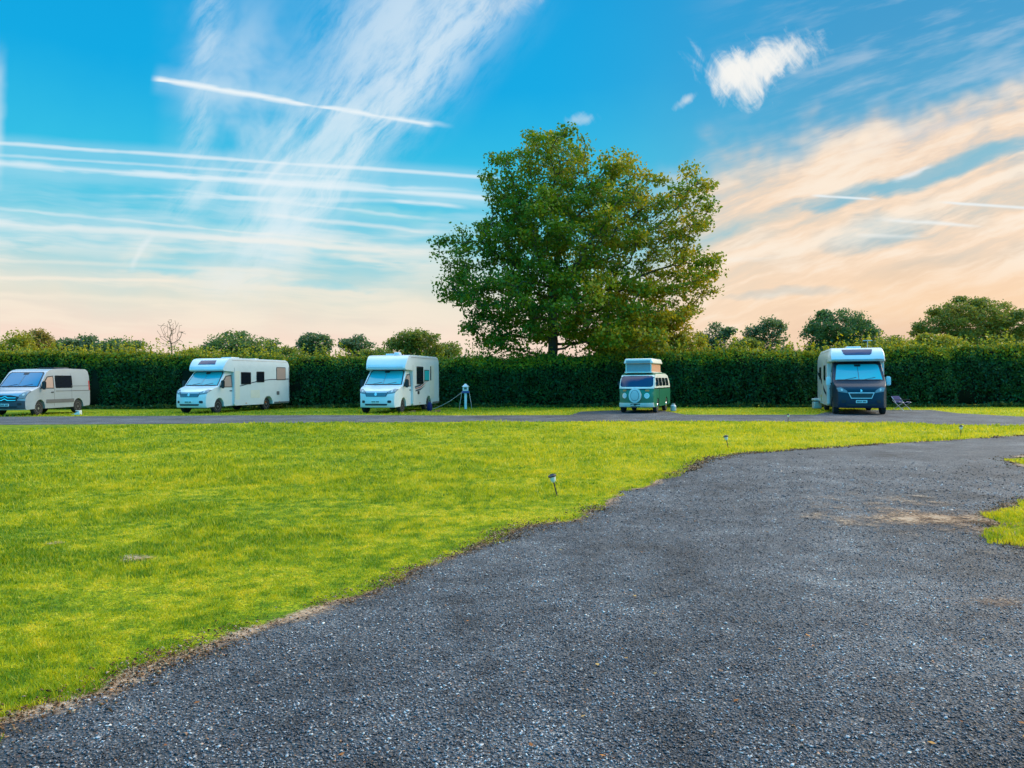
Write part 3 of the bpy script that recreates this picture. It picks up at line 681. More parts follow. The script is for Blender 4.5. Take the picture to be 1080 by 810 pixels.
far_tree('broadleaf_tree', 80, [(248, 364, 26, 15), (228, 366, 14, 13), (275, 368, 20, 12)], g1, 'wide dark green tree rising behind the long white motorhome', 9000, 260)
far_tree('broadleaf_tree', 110, [(333, 364, 18, 12), (322, 370, 10, 8)], blue, 'small rounded grey-green tree, the left of two between the white motorhomes', 4500)
far_tree('broadleaf_tree', 120, [(377, 366, 15, 10)], blue, 'smallest grey-green tree, right of its round neighbour between the white motorhomes', 3500)
far_tree('broadleaf_tree', 75, [(436, 361, 22, 15), (450, 364, 16, 12), (420, 366, 14, 10)], olive, 'olive green tree rising behind the shorter white motorhome', 8000, 240)
far_tree('broadleaf_tree', 95, [(470, 371, 16, 8)], olive, 'low olive tree between the shorter white motorhome and the large tree', 3000)
far_tree('broadleaf_tree', 90, [(757, 355, 13, 12), (748, 362, 12, 10)], blue, 'hazy grey-green tree just right of the large tree', 3800)
far_tree('broadleaf_tree', 90, [(812, 346, 12, 13), (796, 352, 13, 9), (822, 356, 9, 9)], blue, 'hazy tree with an open broken crown between the large tree and the round dark tree', 3200, 160, holes=.4)
far_tree('broadleaf_tree', 72, [(885, 346, 34, 19), (868, 352, 22, 14), (905, 352, 22, 14)], [(.022, .062, .030, 1), (.04, .085, .035, 1), (.08, .11, .035, 1)], 'dense rounded dark green tree behind the dark-fronted motorhome', 13000, 380)
far_tree('broadleaf_tree', 70, [(1025, 337, 44, 22), (990, 348, 26, 15), (1058, 345, 28, 18), (1085, 352, 22, 16)], olive, 'wide domed olive tree behind the hedge at the right edge', 22000, 560, trunk_px=1040)
far_tree('yellowing_tree', 95, [(1110, 345, 20, 14)], olive, 'olive tree behind the hedge cut by the right edge of the view', 2500)
far_tree('broadleaf_tree', 85, [(300, 373, 16, 7)], olive, 'lowest olive tree showing just over the hedge at the tail of the long motorhome', 2500)
far_tree('broadleaf_tree', 90, [(206, 374, 14, 6)], yel, 'low yellowish tree just right of the leafless tree', 2200)
far_tree('broadleaf_tree', 88, [(785, 364, 16, 7)], olive, 'low olive tree top between the two hazy trees right of the large tree', 2200)
far_tree('broadleaf_tree', 86, [(935, 362, 20, 7)], olive, 'low olive tree top between the round dark tree and the domed olive tree', 2200)
far_tree('broadleaf_tree', 95, [(400, 374, 12, 5)], olive, 'lowest tree top left of the olive tree behind the shorter motorhome', 1800)
# bushes that lean out of the hedge beside the large tree
for (px, py, rx, ry, lab) in [(712, 363, 34, 20, 'yellow-green bush filling the gap under the right side of the large tree'),
                              (668, 366, 26, 18, 'yellow-green bush directly behind the roof of the green camper van'),
                              (985, 362, 24, 8, 'low yellow-green bush on the hedge below the domed olive tree')]:
    far_tree('bush', 46.5 if px < 900 else 43, [(px, py, rx, ry), (px - 12, py + 8, rx, ry)], yel, lab, 9000, 180, .10, group='bushes standing in the hedge')
# bare tree
BY = 85.; s_ = BY / F
bare_e = [((180 - 540) * s_, BY, H(180, 352, BY), 15 * s_, 10 * s_, 16 * s_)]
make_tree('bare_tree', bare_e, ((181 - 540) * s_, BY, 0), ((181 - 540) * s_, BY, H(180, 362, BY)), M_oak, mat_bark('bare_bark', (.14, .09, .06, 1), (.26, .17, .12, 1)),
          420, 0, .1, 'leafless brown tree standing up behind the hedge left of the long motorhome', step=.30, rtip=.020, rmax=.3, di=12, dk=.45)

# ------------------------------------------------------------------ vehicles
M_white = paint('white_paint', (.68, .72, .74, 1)); M_silver = paint('pale_silver_paint', (.36, .41, .47, 1), .3, .25)
M_navy = paint('dark_blue_paint', (.005, .024, .050, 1), .35, 0, .1, .25, .3); M_green = paint('green_paint', (.014, .17, .095, 1), .3, 0, .5)
M_cream = paint('ivory_paint', (.74, .72, .64, 1), .35); M_grey = paint('grey_plastic', (.10, .105, .115, 1), .55, 0, 0)
M_black = paint('black_plastic', (.018, .019, .022, 1), .5, 0, 0); M_tyre = paint('tyre_rubber', (.022, .022, .024, 1), .85, 0, 0)
M_rim = paint('alloy_rim', (.50, .51, .53, 1), .3, .7, 0); M_chrome = paint('chrome', (.75, .76, .78, 1), .12, 1., 0, .1)
M_glass = glass_dark('dark_glass'); M_skyblind = glass_dark('sky_tinted_blind', (.03, .42, .47, 1), .10)  # silver blind; the blue sky's reflection is put into its teal colour
M_lamp = glass_dark('lamp_glass', (.22, .26, .29, 1), .08); M_orange = paint('amber_plastic', (.62, .20, .03, 1), .35)
M_plate = paint('number_plate', (.78, .78, .74, 1), .4); M_stripe = paint('decal_dark', (.04, .05, .09, 1), .35)
M_lens_ = glass_dark('round_lamp_glass', (.62, .64, .62, 1), .1)
M_canvas = paint('canvas', (.30, .34, .37, 1), .9, 0, 0); M_canvas2 = paint('orange_canvas', (.55, .28, .16, 1), .9, 0, 0)
M_solar = glass_dark('skylight_glass', (.05, .06, .13, 1), .12); M_red = paint('red_lens', (.45, .03, .02, 1), .3)
M_lightchrome = paint('satin_chrome', (.62, .63, .64, 1), .45, .2, 0)
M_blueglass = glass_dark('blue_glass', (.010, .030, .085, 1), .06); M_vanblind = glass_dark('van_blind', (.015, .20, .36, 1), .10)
M_pinkwin = glass_dark('blind_window', (.42, .30, .26, 1), .15); M_badge = paint('badge', (.75, .78, .80, 1), .25, .6, 0)

class Shape:
    """a vehicle shell: a side profile swept across the width, then rounded by warp()"""
    def __init__(s, prof, half, bow=.2, bow_len=1.6, nose=.16, nose_len=.7, belt=1.15, tumble=.09, tscale=1., x0=0.):
        s.prof, s.half, s.bow, s.bl, s.nose, s.nl, s.belt, s.tum, s.ts, s.x0 = prof, half, bow, bow_len, nose, nose_len, belt, tumble, tscale, x0
    def warp(s, x, y, z):
        q = y / s.half; fr = max(0., min(1., (x - s.x0 + s.bl) / s.bl)); nn = max(0., (x - s.x0 + s.nl) / s.nl)
        k = 1 - s.tum * max(0., z - s.belt) ** 1.3 / s.ts - s.nose * nn * nn
        return Vector((x - s.bow * fr * abs(q) ** 2.6, y * k, z))
    def cuts(s, bm, dx=.22, dy=.2, dz=.2):
        xs = [v.co.x for v in bm.verts]; ys = [v.co.y for v in bm.verts]; zs = [v.co.z for v in bm.verts]
        for ax, lo, hi, st in ((0, min(xs), max(xs), dx), (1, min(ys), max(ys), dy), (2, min(zs), max(zs), dz)):
            c = math.floor(lo / st) * st + st
            while c < hi - 1e-4:
                no = [0, 0, 0]; no[ax] = 1; co = [0, 0, 0]; co[ax] = c
                bmesh.ops.bisect_plane(bm, geom=bm.verts[:] + bm.edges[:] + bm.faces[:], plane_co=co, plane_no=no); c += st
    def solid(s, prof=None, half=None):
        prof = prof or s.prof; half = half or s.half; bm = bmesh.new()
        a = [bm.verts.new((x, half, z)) for x, z in prof]; b = [bm.verts.new((x, -half, z)) for x, z in prof]; k = len(prof)
        f1 = bm.faces.new(a); f2 = bm.faces.new(b[::-1])
        for i in range(k): bm.faces.new((a[i], b[i], b[(i + 1) % k], a[(i + 1) % k]))
        s.cuts(bm, .31, .25, .26)
        for v in bm.verts: v.co = s.warp(*v.co)
        bmesh.ops.triangulate(bm, faces=[f for f in bm.faces if len(f.verts) > 4])
        return bm
    def xf(s, z, front):
        pts = sorted(front, key=lambda p: p[1]); return float(np.interp(z, [p[1] for p in pts], [p[0] for p in pts]))
    def patch(s, poly, mapper, t=.02, off=.006, step=.12):
        """a thin solid panel laid on the shell; poly is 2D, mapper(a, b, offset) gives the point"""
        bm = bmesh.new(); f = bm.faces.new([bm.verts.new((a, b, 0)) for a, b in poly]); bmesh.ops.triangulate(bm, faces=[f])
        s.cuts(bm, step, step, 9)
        r = bmesh.ops.extrude_face_region(bm, geom=bm.faces[:]); nv = [g for g in r['geom'] if isinstance(g, bmesh.types.BMVert)]
        S = set(nv)
        for v in bm.verts: v.co = mapper(v.co.x, v.co.y, off if v in S else off - t)
        return bm
    def side(s, sg):
        def f(x, z, o): return s.warp(x, sg * s.half, z) + Vector((0, sg * o, 0))
        return f
    def front(s, fr):
        def f(y, z, o):
            sl = (s.xf(z + .03, fr) - s.xf(z - .03, fr)) / .06; nx, nz = 1 / math.hypot(1, sl), -sl / math.hypot(1, sl)
            p = s.warp(s.xf(z, fr), y, z); return p + Vector((nx * o, 0, nz * o))
        return f
def rrect(a0, b0, a1, b1, r=.05, seg=4):
    out = []
    for cx, cy, st in ((a1 - r, b1 - r, 0), (a0 + r, b1 - r, 90), (a0 + r, b0 + r, 180), (a1 - r, b0 + r, 270)):
        for i in range(seg + 1):
            a = R(st + 90 * i / seg); out.append((cx + r * math.cos(a), cy + r * math.sin(a)))
    return out
def ring(cx, cy, r, seg=24): return [(cx + r * math.cos(2 * math.pi * i / seg), cy + r * math.sin(2 * math.pi * i / seg)) for i in range(seg)]
def arch(cx, r, zb, cz=.34, seg=9):
    """wheel arch points going from front to rear along the sill"""
    a0 = math.asin((zb - cz) / r); return [(cx + r * math.cos(a), cz + r * math.sin(a)) for a in np.linspace(a0, math.pi - a0, seg)]
def wheel(parent, x, y, r=.335, w=.21, rim=M_rim, spokes=8, cap=False):
    sg = 1 if y > 0 else -1; bm = bmesh.new()
    add_lathe(bm, [(r * .60, -w / 2), (r * .93, -w / 2), (r, -w / 2 + .03), (r, w / 2 - .03), (r * .93, w / 2), (r * .60, w / 2)], 32, 'Y', (x, y - sg * w / 2, r))
    o = bm_obj('wheel', bm, M_tyre, parent)
    bm = bmesh.new(); ys = y - sg * .02
    add_lathe(bm, [(r * .62, -.03), (r * .62, .03), (r * .57, .03), (r * .57, -.03)] if False else [(r * .62, 0), (r * .62, sg * .02), (r * .55, sg * .02), (r * .53, -sg * .04)], 28, 'Y', (x, ys, r))
    if cap: add_lathe(bm, [(.01, sg * .05), (r * .30, sg * .045), (r * .42, 0)], 20, 'Y', (x, ys, r))
    else:
        for i in range(spokes):
            a = 2 * math.pi * i / spokes; add_box(bm, (x + math.cos(a) * r * .32, ys, r + math.sin(a) * r * .32), (r * .52, .025, r * .12), Matrix.Rotation(-a, 3, 'Y'))
        add_cyl(bm, (x, ys - .02, r), (x, ys + .02, r), r * .16, seg=14)
    bm_obj('rim', bm, rim, o)
def mirror(parent, x, y, z, mat, sg, k=1.):
    bm = bmesh.new(); add_box(bm, (x, y + sg * .17 * k, z), (.10, .20 * k, .40 * k)); bmesh.ops.bevel(bm, geom=bm.edges[:], offset=.035, segments=2, affect='EDGES')
    o = bm_obj('mirror', bm, mat, parent)
    bm = bmesh.new(); add_cyl(bm, (x - .02, y - sg * .03, z - .12), (x, y + sg * .1, z - .08), .03); bm_obj('mirror_arm', bm, M_black, o)

DF = [(-.06, .28), (-.01, .36), (.0, .60), (-.02, .82), (-.07, .98), (-.15, 1.08), (-.48, 1.22), (-.86, 1.33), (-1.22, 1.70), (-1.58, 2.05), (-1.80, 2.16)]
def van_cab(root, rear, rooftop, half, body, wb, grille_kind, bumper, glass, arch_rear=True, nose_front=DF, end_low=.40, badge=None, lower_mat=None, ws=(1.38, 2.03)):
    """front half of a panel van; rear closes the profile"""
    fx = -.92; bot = arch(fx, .41, .31)
    low = ([(-.50, .36)] if False else []) + bot
    if arch_rear: low += [(p[0], p[1]) for p in arch(fx - wb, .41, .32)]
    prof = nose_front + rear + low[::-1] + [(-.30, .30)]
    S = Shape(prof, half); o = bm_obj('body', S.solid(), body, root, .02)
    fr = nose_front; F_ = S.front(fr); W = half
    bm_obj('windscreen_surround', S.patch([(-W * .955, ws[0] - .03), (W * .955, ws[0] - .03), (W * .92, ws[1] - .02), (W * .84, ws[1] + .035), (-W * .84, ws[1] + .035), (-W * .92, ws[1] - .02)], F_, .02, .003), M_black, root)
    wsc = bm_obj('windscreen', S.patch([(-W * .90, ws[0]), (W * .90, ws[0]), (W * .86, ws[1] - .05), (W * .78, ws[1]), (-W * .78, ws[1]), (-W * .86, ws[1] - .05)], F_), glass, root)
    bm_obj('wiper', S.patch([(-W * .80, ws[0] - .035), (W * .80, ws[0] - .035), (W * .84, ws[0] + .005), (-W * .84, ws[0] + .005)], F_, .02, .016), M_black, root)
    bm_obj('blind_seam', S.patch([(-.012, ws[0] + .01), (.012, ws[0] + .01), (.012, ws[1] - .02), (-.012, ws[1] - .02)], F_, .01, .009), M_grey, wsc)
    bm_obj('rear_view_mirror', S.patch([(-.13, ws[1] - .10), (.13, ws[1] - .10), (.15, ws[1] - .01), (-.15, ws[1] - .01)], F_, .02, .010), M_black, wsc)
    for wx in (-.62, .12): bm_obj('wiper_arm', S.patch([(wx * W, ws[0] - .01), (wx * W + .03, ws[0] - .01), (wx * W + .56, ws[0] + .085), (wx * W + .54, ws[0] + .10)], F_, .01, .016), M_black, wsc)
    # bonnet lines and lights
    for sg in (-1, 1):
        hl = [(sg * W * .58, .92), (sg * W * .97, .98), (sg * W * 1.0, 1.13), (sg * W * .82, 1.15), (sg * W * .62, 1.02)]
        if grille_kind == 'old': hl = [(sg * W * .70, .80), (sg * W * .98, .84), (sg * W * 1.0, 1.12), (sg * W * .84, 1.16), (sg * W * .72, .98)]
        if sg < 0: hl = hl[::-1]
        h = bm_obj('headlight', S.patch(hl, F_, .03, .012, .1), M_lamp, root)
        cy_ = sum(p[0] for p in hl) / len(hl); cz_ = sum(p[1] for p in hl) / len(hl)
        bm_obj('reflector', S.patch(ring(cy_ + sg * .02, cz_ + .005, .048, 14), F_, .01, .018, .3), M_lens_, h)
        bm_obj('headlight_edge', S.patch([(cy_ + (p[0] - cy_) * 1.12, cz_ + (p[1] - cz_) * 1.14) for p in hl], F_, .02, .006, .1), M_grey, h)
        bm_obj('fog_lamp', S.patch(rrect(sg * W * .76 - .10, .50, sg * W * .76 + .10, .62, .05), F_, .03, .010, .1), M_black, root)
    bm_obj('lower_intake', S.patch([(-W * .62, .38), (W * .62, .38), (W * .66, .46), (-W * .66, .46)], F_, .02, .010), M_black, root)
    bm_obj('bonnet_seam', S.patch([(-W * .92, 1.165), (W * .92, 1.165), (W * .92, 1.180), (-W * .92, 1.180)] if grille_kind != 'wide' else [(-W * .7, 1.02), (W * .7, 1.02), (W * .7, 1.034), (-W * .7, 1.034)], F_, .01, .004), M_grey, root)
    if bumper: bm_obj('bumper', S.patch([(-W, .32), (W, .32), (W, .70), (W * .62, .74), (-W * .62, .74), (-W, .70)], F_, .03, .004), bumper, root, .008)
    if grille_kind == 'wide':
        g = bm_obj('grille', S.patch([(-W * .58, .80), (W * .58, .80), (W * .66, .98), (-W * .66, .98)], F_, .03, .010), M_stripe, root)
        for z in (.84, .89, .94): bm_obj('grille_bar', S.patch([(-W * .56, z - .005), (W * .56, z - .005), (W * .58, z + .005), (-W * .58, z + .005)], F_, .02, .016), M_rim, g)
        bm_obj('badge', S.patch(ring(0, .905, .07), F_, .02, .030, .2), M_badge, root)
    if grille_kind == 'frame':
        g = bm_obj('grille', S.patch([(-W * .44, .70), (W * .44, .70), (W * .54, .92), (-W * .54, .92)], F_, .03, .010), M_black, root)
        for a, b in (((-.44, .70), (.44, .70)), ((.44, .70), (.54, .92)), ((.54, .92), (-.54, .92)), ((-.54, .92), (-.44, .70))):
            pa = Vector((a[0] * W, a[1])); pb = Vector((b[0] * W, b[1])); d = (pb - pa).normalized(); nn = Vector((-d.y, d.x)) * .017; pa -= d * .017; pb += d * .017
            bm_obj('grille_frame', S.patch([tuple(pa - nn), tuple(pb - nn), tuple(pb + nn), tuple(pa + nn)], F_, .02, .024), M_lightchrome, g)
        for z in (.75, .80, .85): bm_obj('grille_bar', S.patch([(-W * .45, z - .006), (W * .45, z - .006), (W * .47, z + .006), (-W * .47, z + .006)], F_, .02, .016), M_grey, g)
        # small silver rampant emblem, drawn as its simple outline
        lion = [(-.045, .965), (-.02, .965), (-.012, 1.0), (.012, .985), (.02, .96), (.045, .96), (.03, 1.0), (.05, 1.03), (.035, 1.045), (.012, 1.03), (.01, 1.06), (-.02, 1.075), (-.045, 1.055), (-.03, 1.04), (-.04, 1.01)]
        bm_obj('badge', S.patch(lion, F_, .02, .014, .2), M_badge, root)
    if grille_kind == 'old':
        g = bm_obj('grille', S.patch([(-W * .60, .66), (W * .60, .66), (W * .72, .90), (W * .3, .97), (-W * .3, .97), (-W * .72, .90)], F_, .03, .008), M_black, root)
        for zc in (.745, .86):   # two chevrons that run the width of the grille
            bm_obj('badge', S.patch([(-W * .56, zc - .03), (-.16, zc - .03), (0, zc + .035), (.16, zc - .03), (W * .56, zc - .03), (W * .60, zc), (.18, zc + .005), (0, zc + .08), (-.18, zc + .005), (-W * .60, zc)], F_, .02, .018), M_chrome, g)
    pz = .56 if grille_kind != 'old' else .52
    p = bm_obj('number_plate', S.patch(rrect(-.26, pz - .06, .26, pz + .06, .015), F_, .02, .022, .3), M_plate, root)
    for xx in (-.20, -.14, -.08, -.02, .07, .13, .19):
        bm = bmesh.new(); add_box(bm, tuple(F_(xx, pz, .024)), (.006, .032, .062)); bm_obj('character', bm, M_black, p)
    # cab side windows, door seams, handles
    for sg in (-1, 1):
        D = S.side(sg)
        bm_obj('window_surround', S.patch([(-2.03, 1.26), (-.93, 1.26), (-1.25, 1.58), (-1.58, 1.85), (-2.03, 1.89)], D, .02, .002), M_black, root)
        bm_obj('door_window', S.patch([(-1.98, 1.30), (-1.17, 1.30), (-1.28, 1.48), (-1.60, 1.80), (-1.98, 1.84)], D), M_pinkwin, root)
        bm_obj('quarter_window', S.patch([(-1.12, 1.30), (-.97, 1.30), (-1.24, 1.56), (-1.24, 1.46)], D), M_glass, root)
        bm_obj('door_handle', S.patch(rrect(-1.98, 1.06, -1.80, 1.11, .02), D, .03, .02, .3), M_black, root)
        bm_obj('door_seam', S.patch([(-2.05, .42), (-2.038, .42), (-2.038, 1.9), (-2.05, 1.9)], D, .01, .003), M_grey, root)
        mirror(root, -1.10, sg * (half * .965), 1.42, M_black if body is not M_navy else M_white, sg)
        wheel(root, fx, sg * (half - .03)); wheel(root, fx - wb, sg * (half - .03))
    return S
def place(root, X, Y, a): root.location = (X, Y, 0.009); root.rotation_euler = (0, 0, a - R(90))

# --- silver panel van, far left
def make_van():
    r = empty('camper_van', (0, 0, 0), 0, 'low silver panel van with black side window, furthest left and cut by the left edge', 'camper van')
    L = 4.9; rear = [(-2.1, 2.21), (-3.2, 2.25), (-L + .25, 2.23), (-L + .06, 2.14), (-L, 1.9), (-L, .5), (-L + .04, .36)]
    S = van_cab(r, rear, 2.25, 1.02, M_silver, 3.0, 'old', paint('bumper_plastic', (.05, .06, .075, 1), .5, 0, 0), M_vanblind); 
    for sg in (-1, 1):
        D = S.side(sg)
        bm_obj('side_window', S.patch(rrect(-3.46, 1.28, -2.14, 1.90, .06), D), M_glass, r)
        bm_obj('side_moulding', S.patch(rrect(-3.55, .56, -1.42, .74, .03), D, .02, .014), M_grey, r)
        bm_obj('side_rail', S.patch([(-L + .05, 1.12), (-2.15, 1.12), (-2.15, 1.15), (-L + .05, 1.15)], D, .02, .006), M_grey, r)
        bm_obj('waist_rail', S.patch([(-L + .05, 1.36), (-3.36, 1.36), (-3.36, 1.385), (-L + .05, 1.385)], D, .02, .006), M_grey, r)
        bm_obj('rear_light', S.patch(rrect(-L + .03, 1.15, -L + .10, 1.65, .02), D, .02, .008, .3), M_red, r)
        bm_obj('door_seam', S.patch([(-3.40, .45), (-3.388, .45), (-3.388, 2.0), (-3.40, 2.0)], D, .01, .003), M_grey, r)
    bm = bmesh.new(); add_box(bm, (-3.3, .1, 2.28), (1.0, .8, .05)); add_box(bm, (-3.9, .2, 2.29), (.4, .4, .07)); bm_obj('roof_panel', bm, M_black, r, .012)
    return r
place(make_van(), -23.50, 35.1, R(-3))

# --- coachbuilt motorhomes
def coach(r, L, top, half, wb, nose_x, nose, slope=.0, mat=M_white, tum=.16):
    fx = -.92
    prof = nose + [(-L + .30, top - slope), (-L + .10, top - .07 - slope), (-L, top - .25 - slope), (-L, .50), (-L + .06, .32)] + \
        arch(fx - wb, .42, .32)[::-1] + [(-2.12, .32), (-2.02, .40)]
    S = Shape(prof, half, bow=.10, bow_len=.9, nose=.10, nose_len=.7, belt=top - .42, tumble=tum, x0=nose_x)
    bm_obj('coach_body', S.solid(), mat, r, .045); return S
def side_window(S, r, sg, x0, z0, x1, z1, glass=M_glass):
    D = S.side(sg)
    w = bm_obj('side_window', S.patch(rrect(x0, z0, x1, z1, .05), D, .03, .012, .4), M_black, r)
    bm_obj('pane', S.patch(rrect(x0 + .04, z0 + .04, x1 - .04, z1 - .04, .04), D, .01, .020, .4), glass, w)
def common_coach(S, r, L, top, half, door=True, side=1):
    D = S.side(side)
    for sg in (-1, 1):
        bm_obj('skirt_rail', S.patch([(-L + .04, .335), (-5.5 if L > 6.8 else -4.95, .335), (-5.5 if L > 6.8 else -4.95, .42), (-L + .04, .42)], S.side(sg), .02, .012), M_grey, r)
        bm_obj('roof_rail', S.patch([(-L + .2, top - .13), (-1.9, top - .13), (-1.9, top - .105), (-L + .2, top - .105)], S.side(sg), .02, .010), M_rim, r)
    for sg in (-1, 1):
        bm_obj('corner_trim', S.patch([(-L + .03, .6), (-L + .06, .6), (-L + .06, top - .4), (-L + .03, top - .4)], S.side(sg), .01, .005), M_grey, r)
        bm_obj('panel_joint', S.patch([(-2.06, .5), (-2.045, .5), (-2.045, top - .5), (-2.06, top - .5)], S.side(sg), .01, .004), M_grey, r)
        for xm in (-3.0, -4.7, -6.0 if L > 6.8 else -5.6): bm_obj('marker_light', S.patch(rrect(xm - .05, .40, xm + .05, .44, .012), S.side(sg), .01, .016, .4), M_orange, r)
    bm = bmesh.new(); add_box(bm, (-L - .02, half * .80, .95), (.05, .12, .5)); bm_obj('rear_light', bm, M_red, r, .01)
    bm = bmesh.new(); add_box(bm, (-L - .02, -half * .80, .95), (.05, .12, .5)); bm_obj('rear_light', bm, M_red, r, .01)
    bm = bmesh.new(); add_box(bm, (-L - .05, 0, .42), (.12, half * 1.9, .16)); bm_obj('rear_bumper', bm, M_grey, r, .03)
def nose_pts(x_tip, under, top, x_roof):
    h = top - under
    return [(-2.02, under - .02), (-1.75, under), (x_tip - .06, under + .03), (x_tip, under + .10), (x_tip - .06, under + .36 * h), (x_tip - .22, under + .66 * h), (x_tip - .40, top - .08), (x_tip - .65, top - .02), (x_roof, top)]
def make_motorhome_long():
    r = empty('motorhome', (0, 0, 0), 0, 'longest white motorhome with a thin dark line curving along its side', 'motorhome', 'motorhomes parked before the hedge')
    L, top, half, wb = 7.0, 2.76, 1.12, 4.04
    van_cab(r, [(-1.95, 2.2), (-2.3, 2.2), (-2.3, .5), (-2.25, .33)], 2.2, 1.02, M_white, wb, 'wide', None, M_skyblind, arch_rear=False)
    n_ = nose_pts(-1.20, 2.06, top, -2.2); S = coach(r, L, top, half, wb, -1.20, n_, .03)
    common_coach(S, r, L, top, half)
    nf = n_[2:]; F_ = S.front(nf)
    bm_obj('skylight', S.patch([(-.55, 2.42), (.55, 2.42), (.48, 2.62), (-.48, 2.62)], F_, .02, .014), M_solar, r)
    side_window(S, r, 1, -3.42, 1.40, -2.58, 2.04); side_window(S, r, 1, -4.60, 1.50, -3.90, 2.08); side_window(S, r, 1, -6.62, 1.62, -5.72, 2.34, M_pinkwin)
    side_window(S, r, -1, -3.5, 1.45, -2.6, 2.05); side_window(S, r, -1, -6.2, 1.5, -5.2, 2.1)
    D = S.side(1)
    top_ = [(-2.15, 1.28), (-2.8, 1.36), (-3.6, 1.50), (-4.4, 1.60), (-5.2, 1.65), (-6.95, 1.68)]
    bm_obj('stripe', S.patch([(x, z - .022) for x, z in top_] + [(x, z + .022) for x, z in top_[::-1]], D, .01, .004), M_stripe, r)
    bm_obj('service_hatch', S.patch(rrect(-4.2, .68, -3.4, 1.1, .04), D, .01, .005, .4), M_cream, r)
    bm_obj('gas_locker', S.patch(rrect(-6.0, .80, -5.75, 1.0, .03), D, .02, .010, .4), M_grey, r)
    bm_obj('entry_door', S.patch(rrect(-2.48, .62, -2.12, 2.1, .05), D, .01, .006, .4), M_cream, r)
    bm = bmesh.new(); add_box(bm, (-3.1, .1, top + .03), (.7, .6, .07)); bm_obj('roof_hatch', bm, M_white, r, .02)
    bm = bmesh.new(); add_box(bm, (-5.2, 0, top + .02), (.45, .45, .06)); bm_obj('roof_hatch', bm, M_white, r, .02)
    return r
place(make_motorhome_long(), -15.80, 37.0, R(-16.5))
def make_motorhome_short():
    r = empty('motorhome', (0, 0, 0), 0, 'shorter white motorhome with dark swoosh decals, parked beside the white hook-up post', 'motorhome', 'motorhomes parked before the hedge')
    L, top, half, wb = 6.1, 2.82, 1.12, 3.45
    van_cab(r, [(-1.95, 2.2), (-2.3, 2.2), (-2.3, .5), (-2.25, .33)], 2.2, 1.02, M_white, wb, 'wide', None, M_skyblind, arch_rear=False)
    n_ = nose_pts(-1.14, 2.06, top, -2.1); S = coach(r, L, top, half, wb, -1.14, n_, .0)
    common_coach(S, r, L, top, half)
    F_ = S.front(n_[2:]); D = S.side(1)
    bm_obj('nose_seam', S.patch([(-1.0, 2.20), (1.0, 2.20), (1.0, 2.215), (-1.0, 2.215)], F_, .01, .003), M_grey, r)
    side_window(S, r, 1, -3.55, 1.36, -2.55, 2.26); side_window(S, r, 1, -4.45, 1.52, -3.70, 2.10, M_skyblind); side_window(S, r, -1, -4.2, 1.45, -3.0, 2.1)
    bm_obj('entry_door', S.patch(rrect(-5.25, .60, -4.55, 2.35, .06), D, .012, .006, .4), M_cream, r)
    bm_obj('vent_window', S.patch(rrect(-4.76, 1.55, -4.62, 2.3, .03), D, .02, .012, .4), M_glass, r)
    for pts in ([(-2.3, 1.26), (-3.1, 1.36), (-4.1, 1.60), (-3.1, 1.27), (-2.3, 1.18)], [(-2.4, 1.08), (-3.2, 1.16), (-3.9, 1.32), (-3.1, 1.06), (-2.4, 1.0)]):
        bm_obj('stripe', S.patch(pts, D, .01, .005), M_stripe, r)
    bm_obj('stripe', S.patch([(-2.35, 1.16), (-3.2, 1.255), (-4.3, 1.56), (-3.2, 1.205), (-2.35, 1.12)], D, .01, .008), M_red, r)
    bm_obj('socket_cover', S.patch(rrect(-2.95, .86, -2.68, 1.02, .03), D, .02, .012, .4), M_black, r)
    bm = bmesh.new(); add_box(bm, (-2.6, -.1, top + .04), (.7, .6, .09)); bm_obj('roof_hatch', bm, M_white, r, .02)
    bm = bmesh.new(); add_cyl(bm, (-2.1, .3, top), (-2.1, .3, top + .14), .2, .16, 16); bm_obj('roof_vent', bm, M_white, r, .02)
    return r
place(make_motorhome_short(), -6.45, 35.8, R(-13))
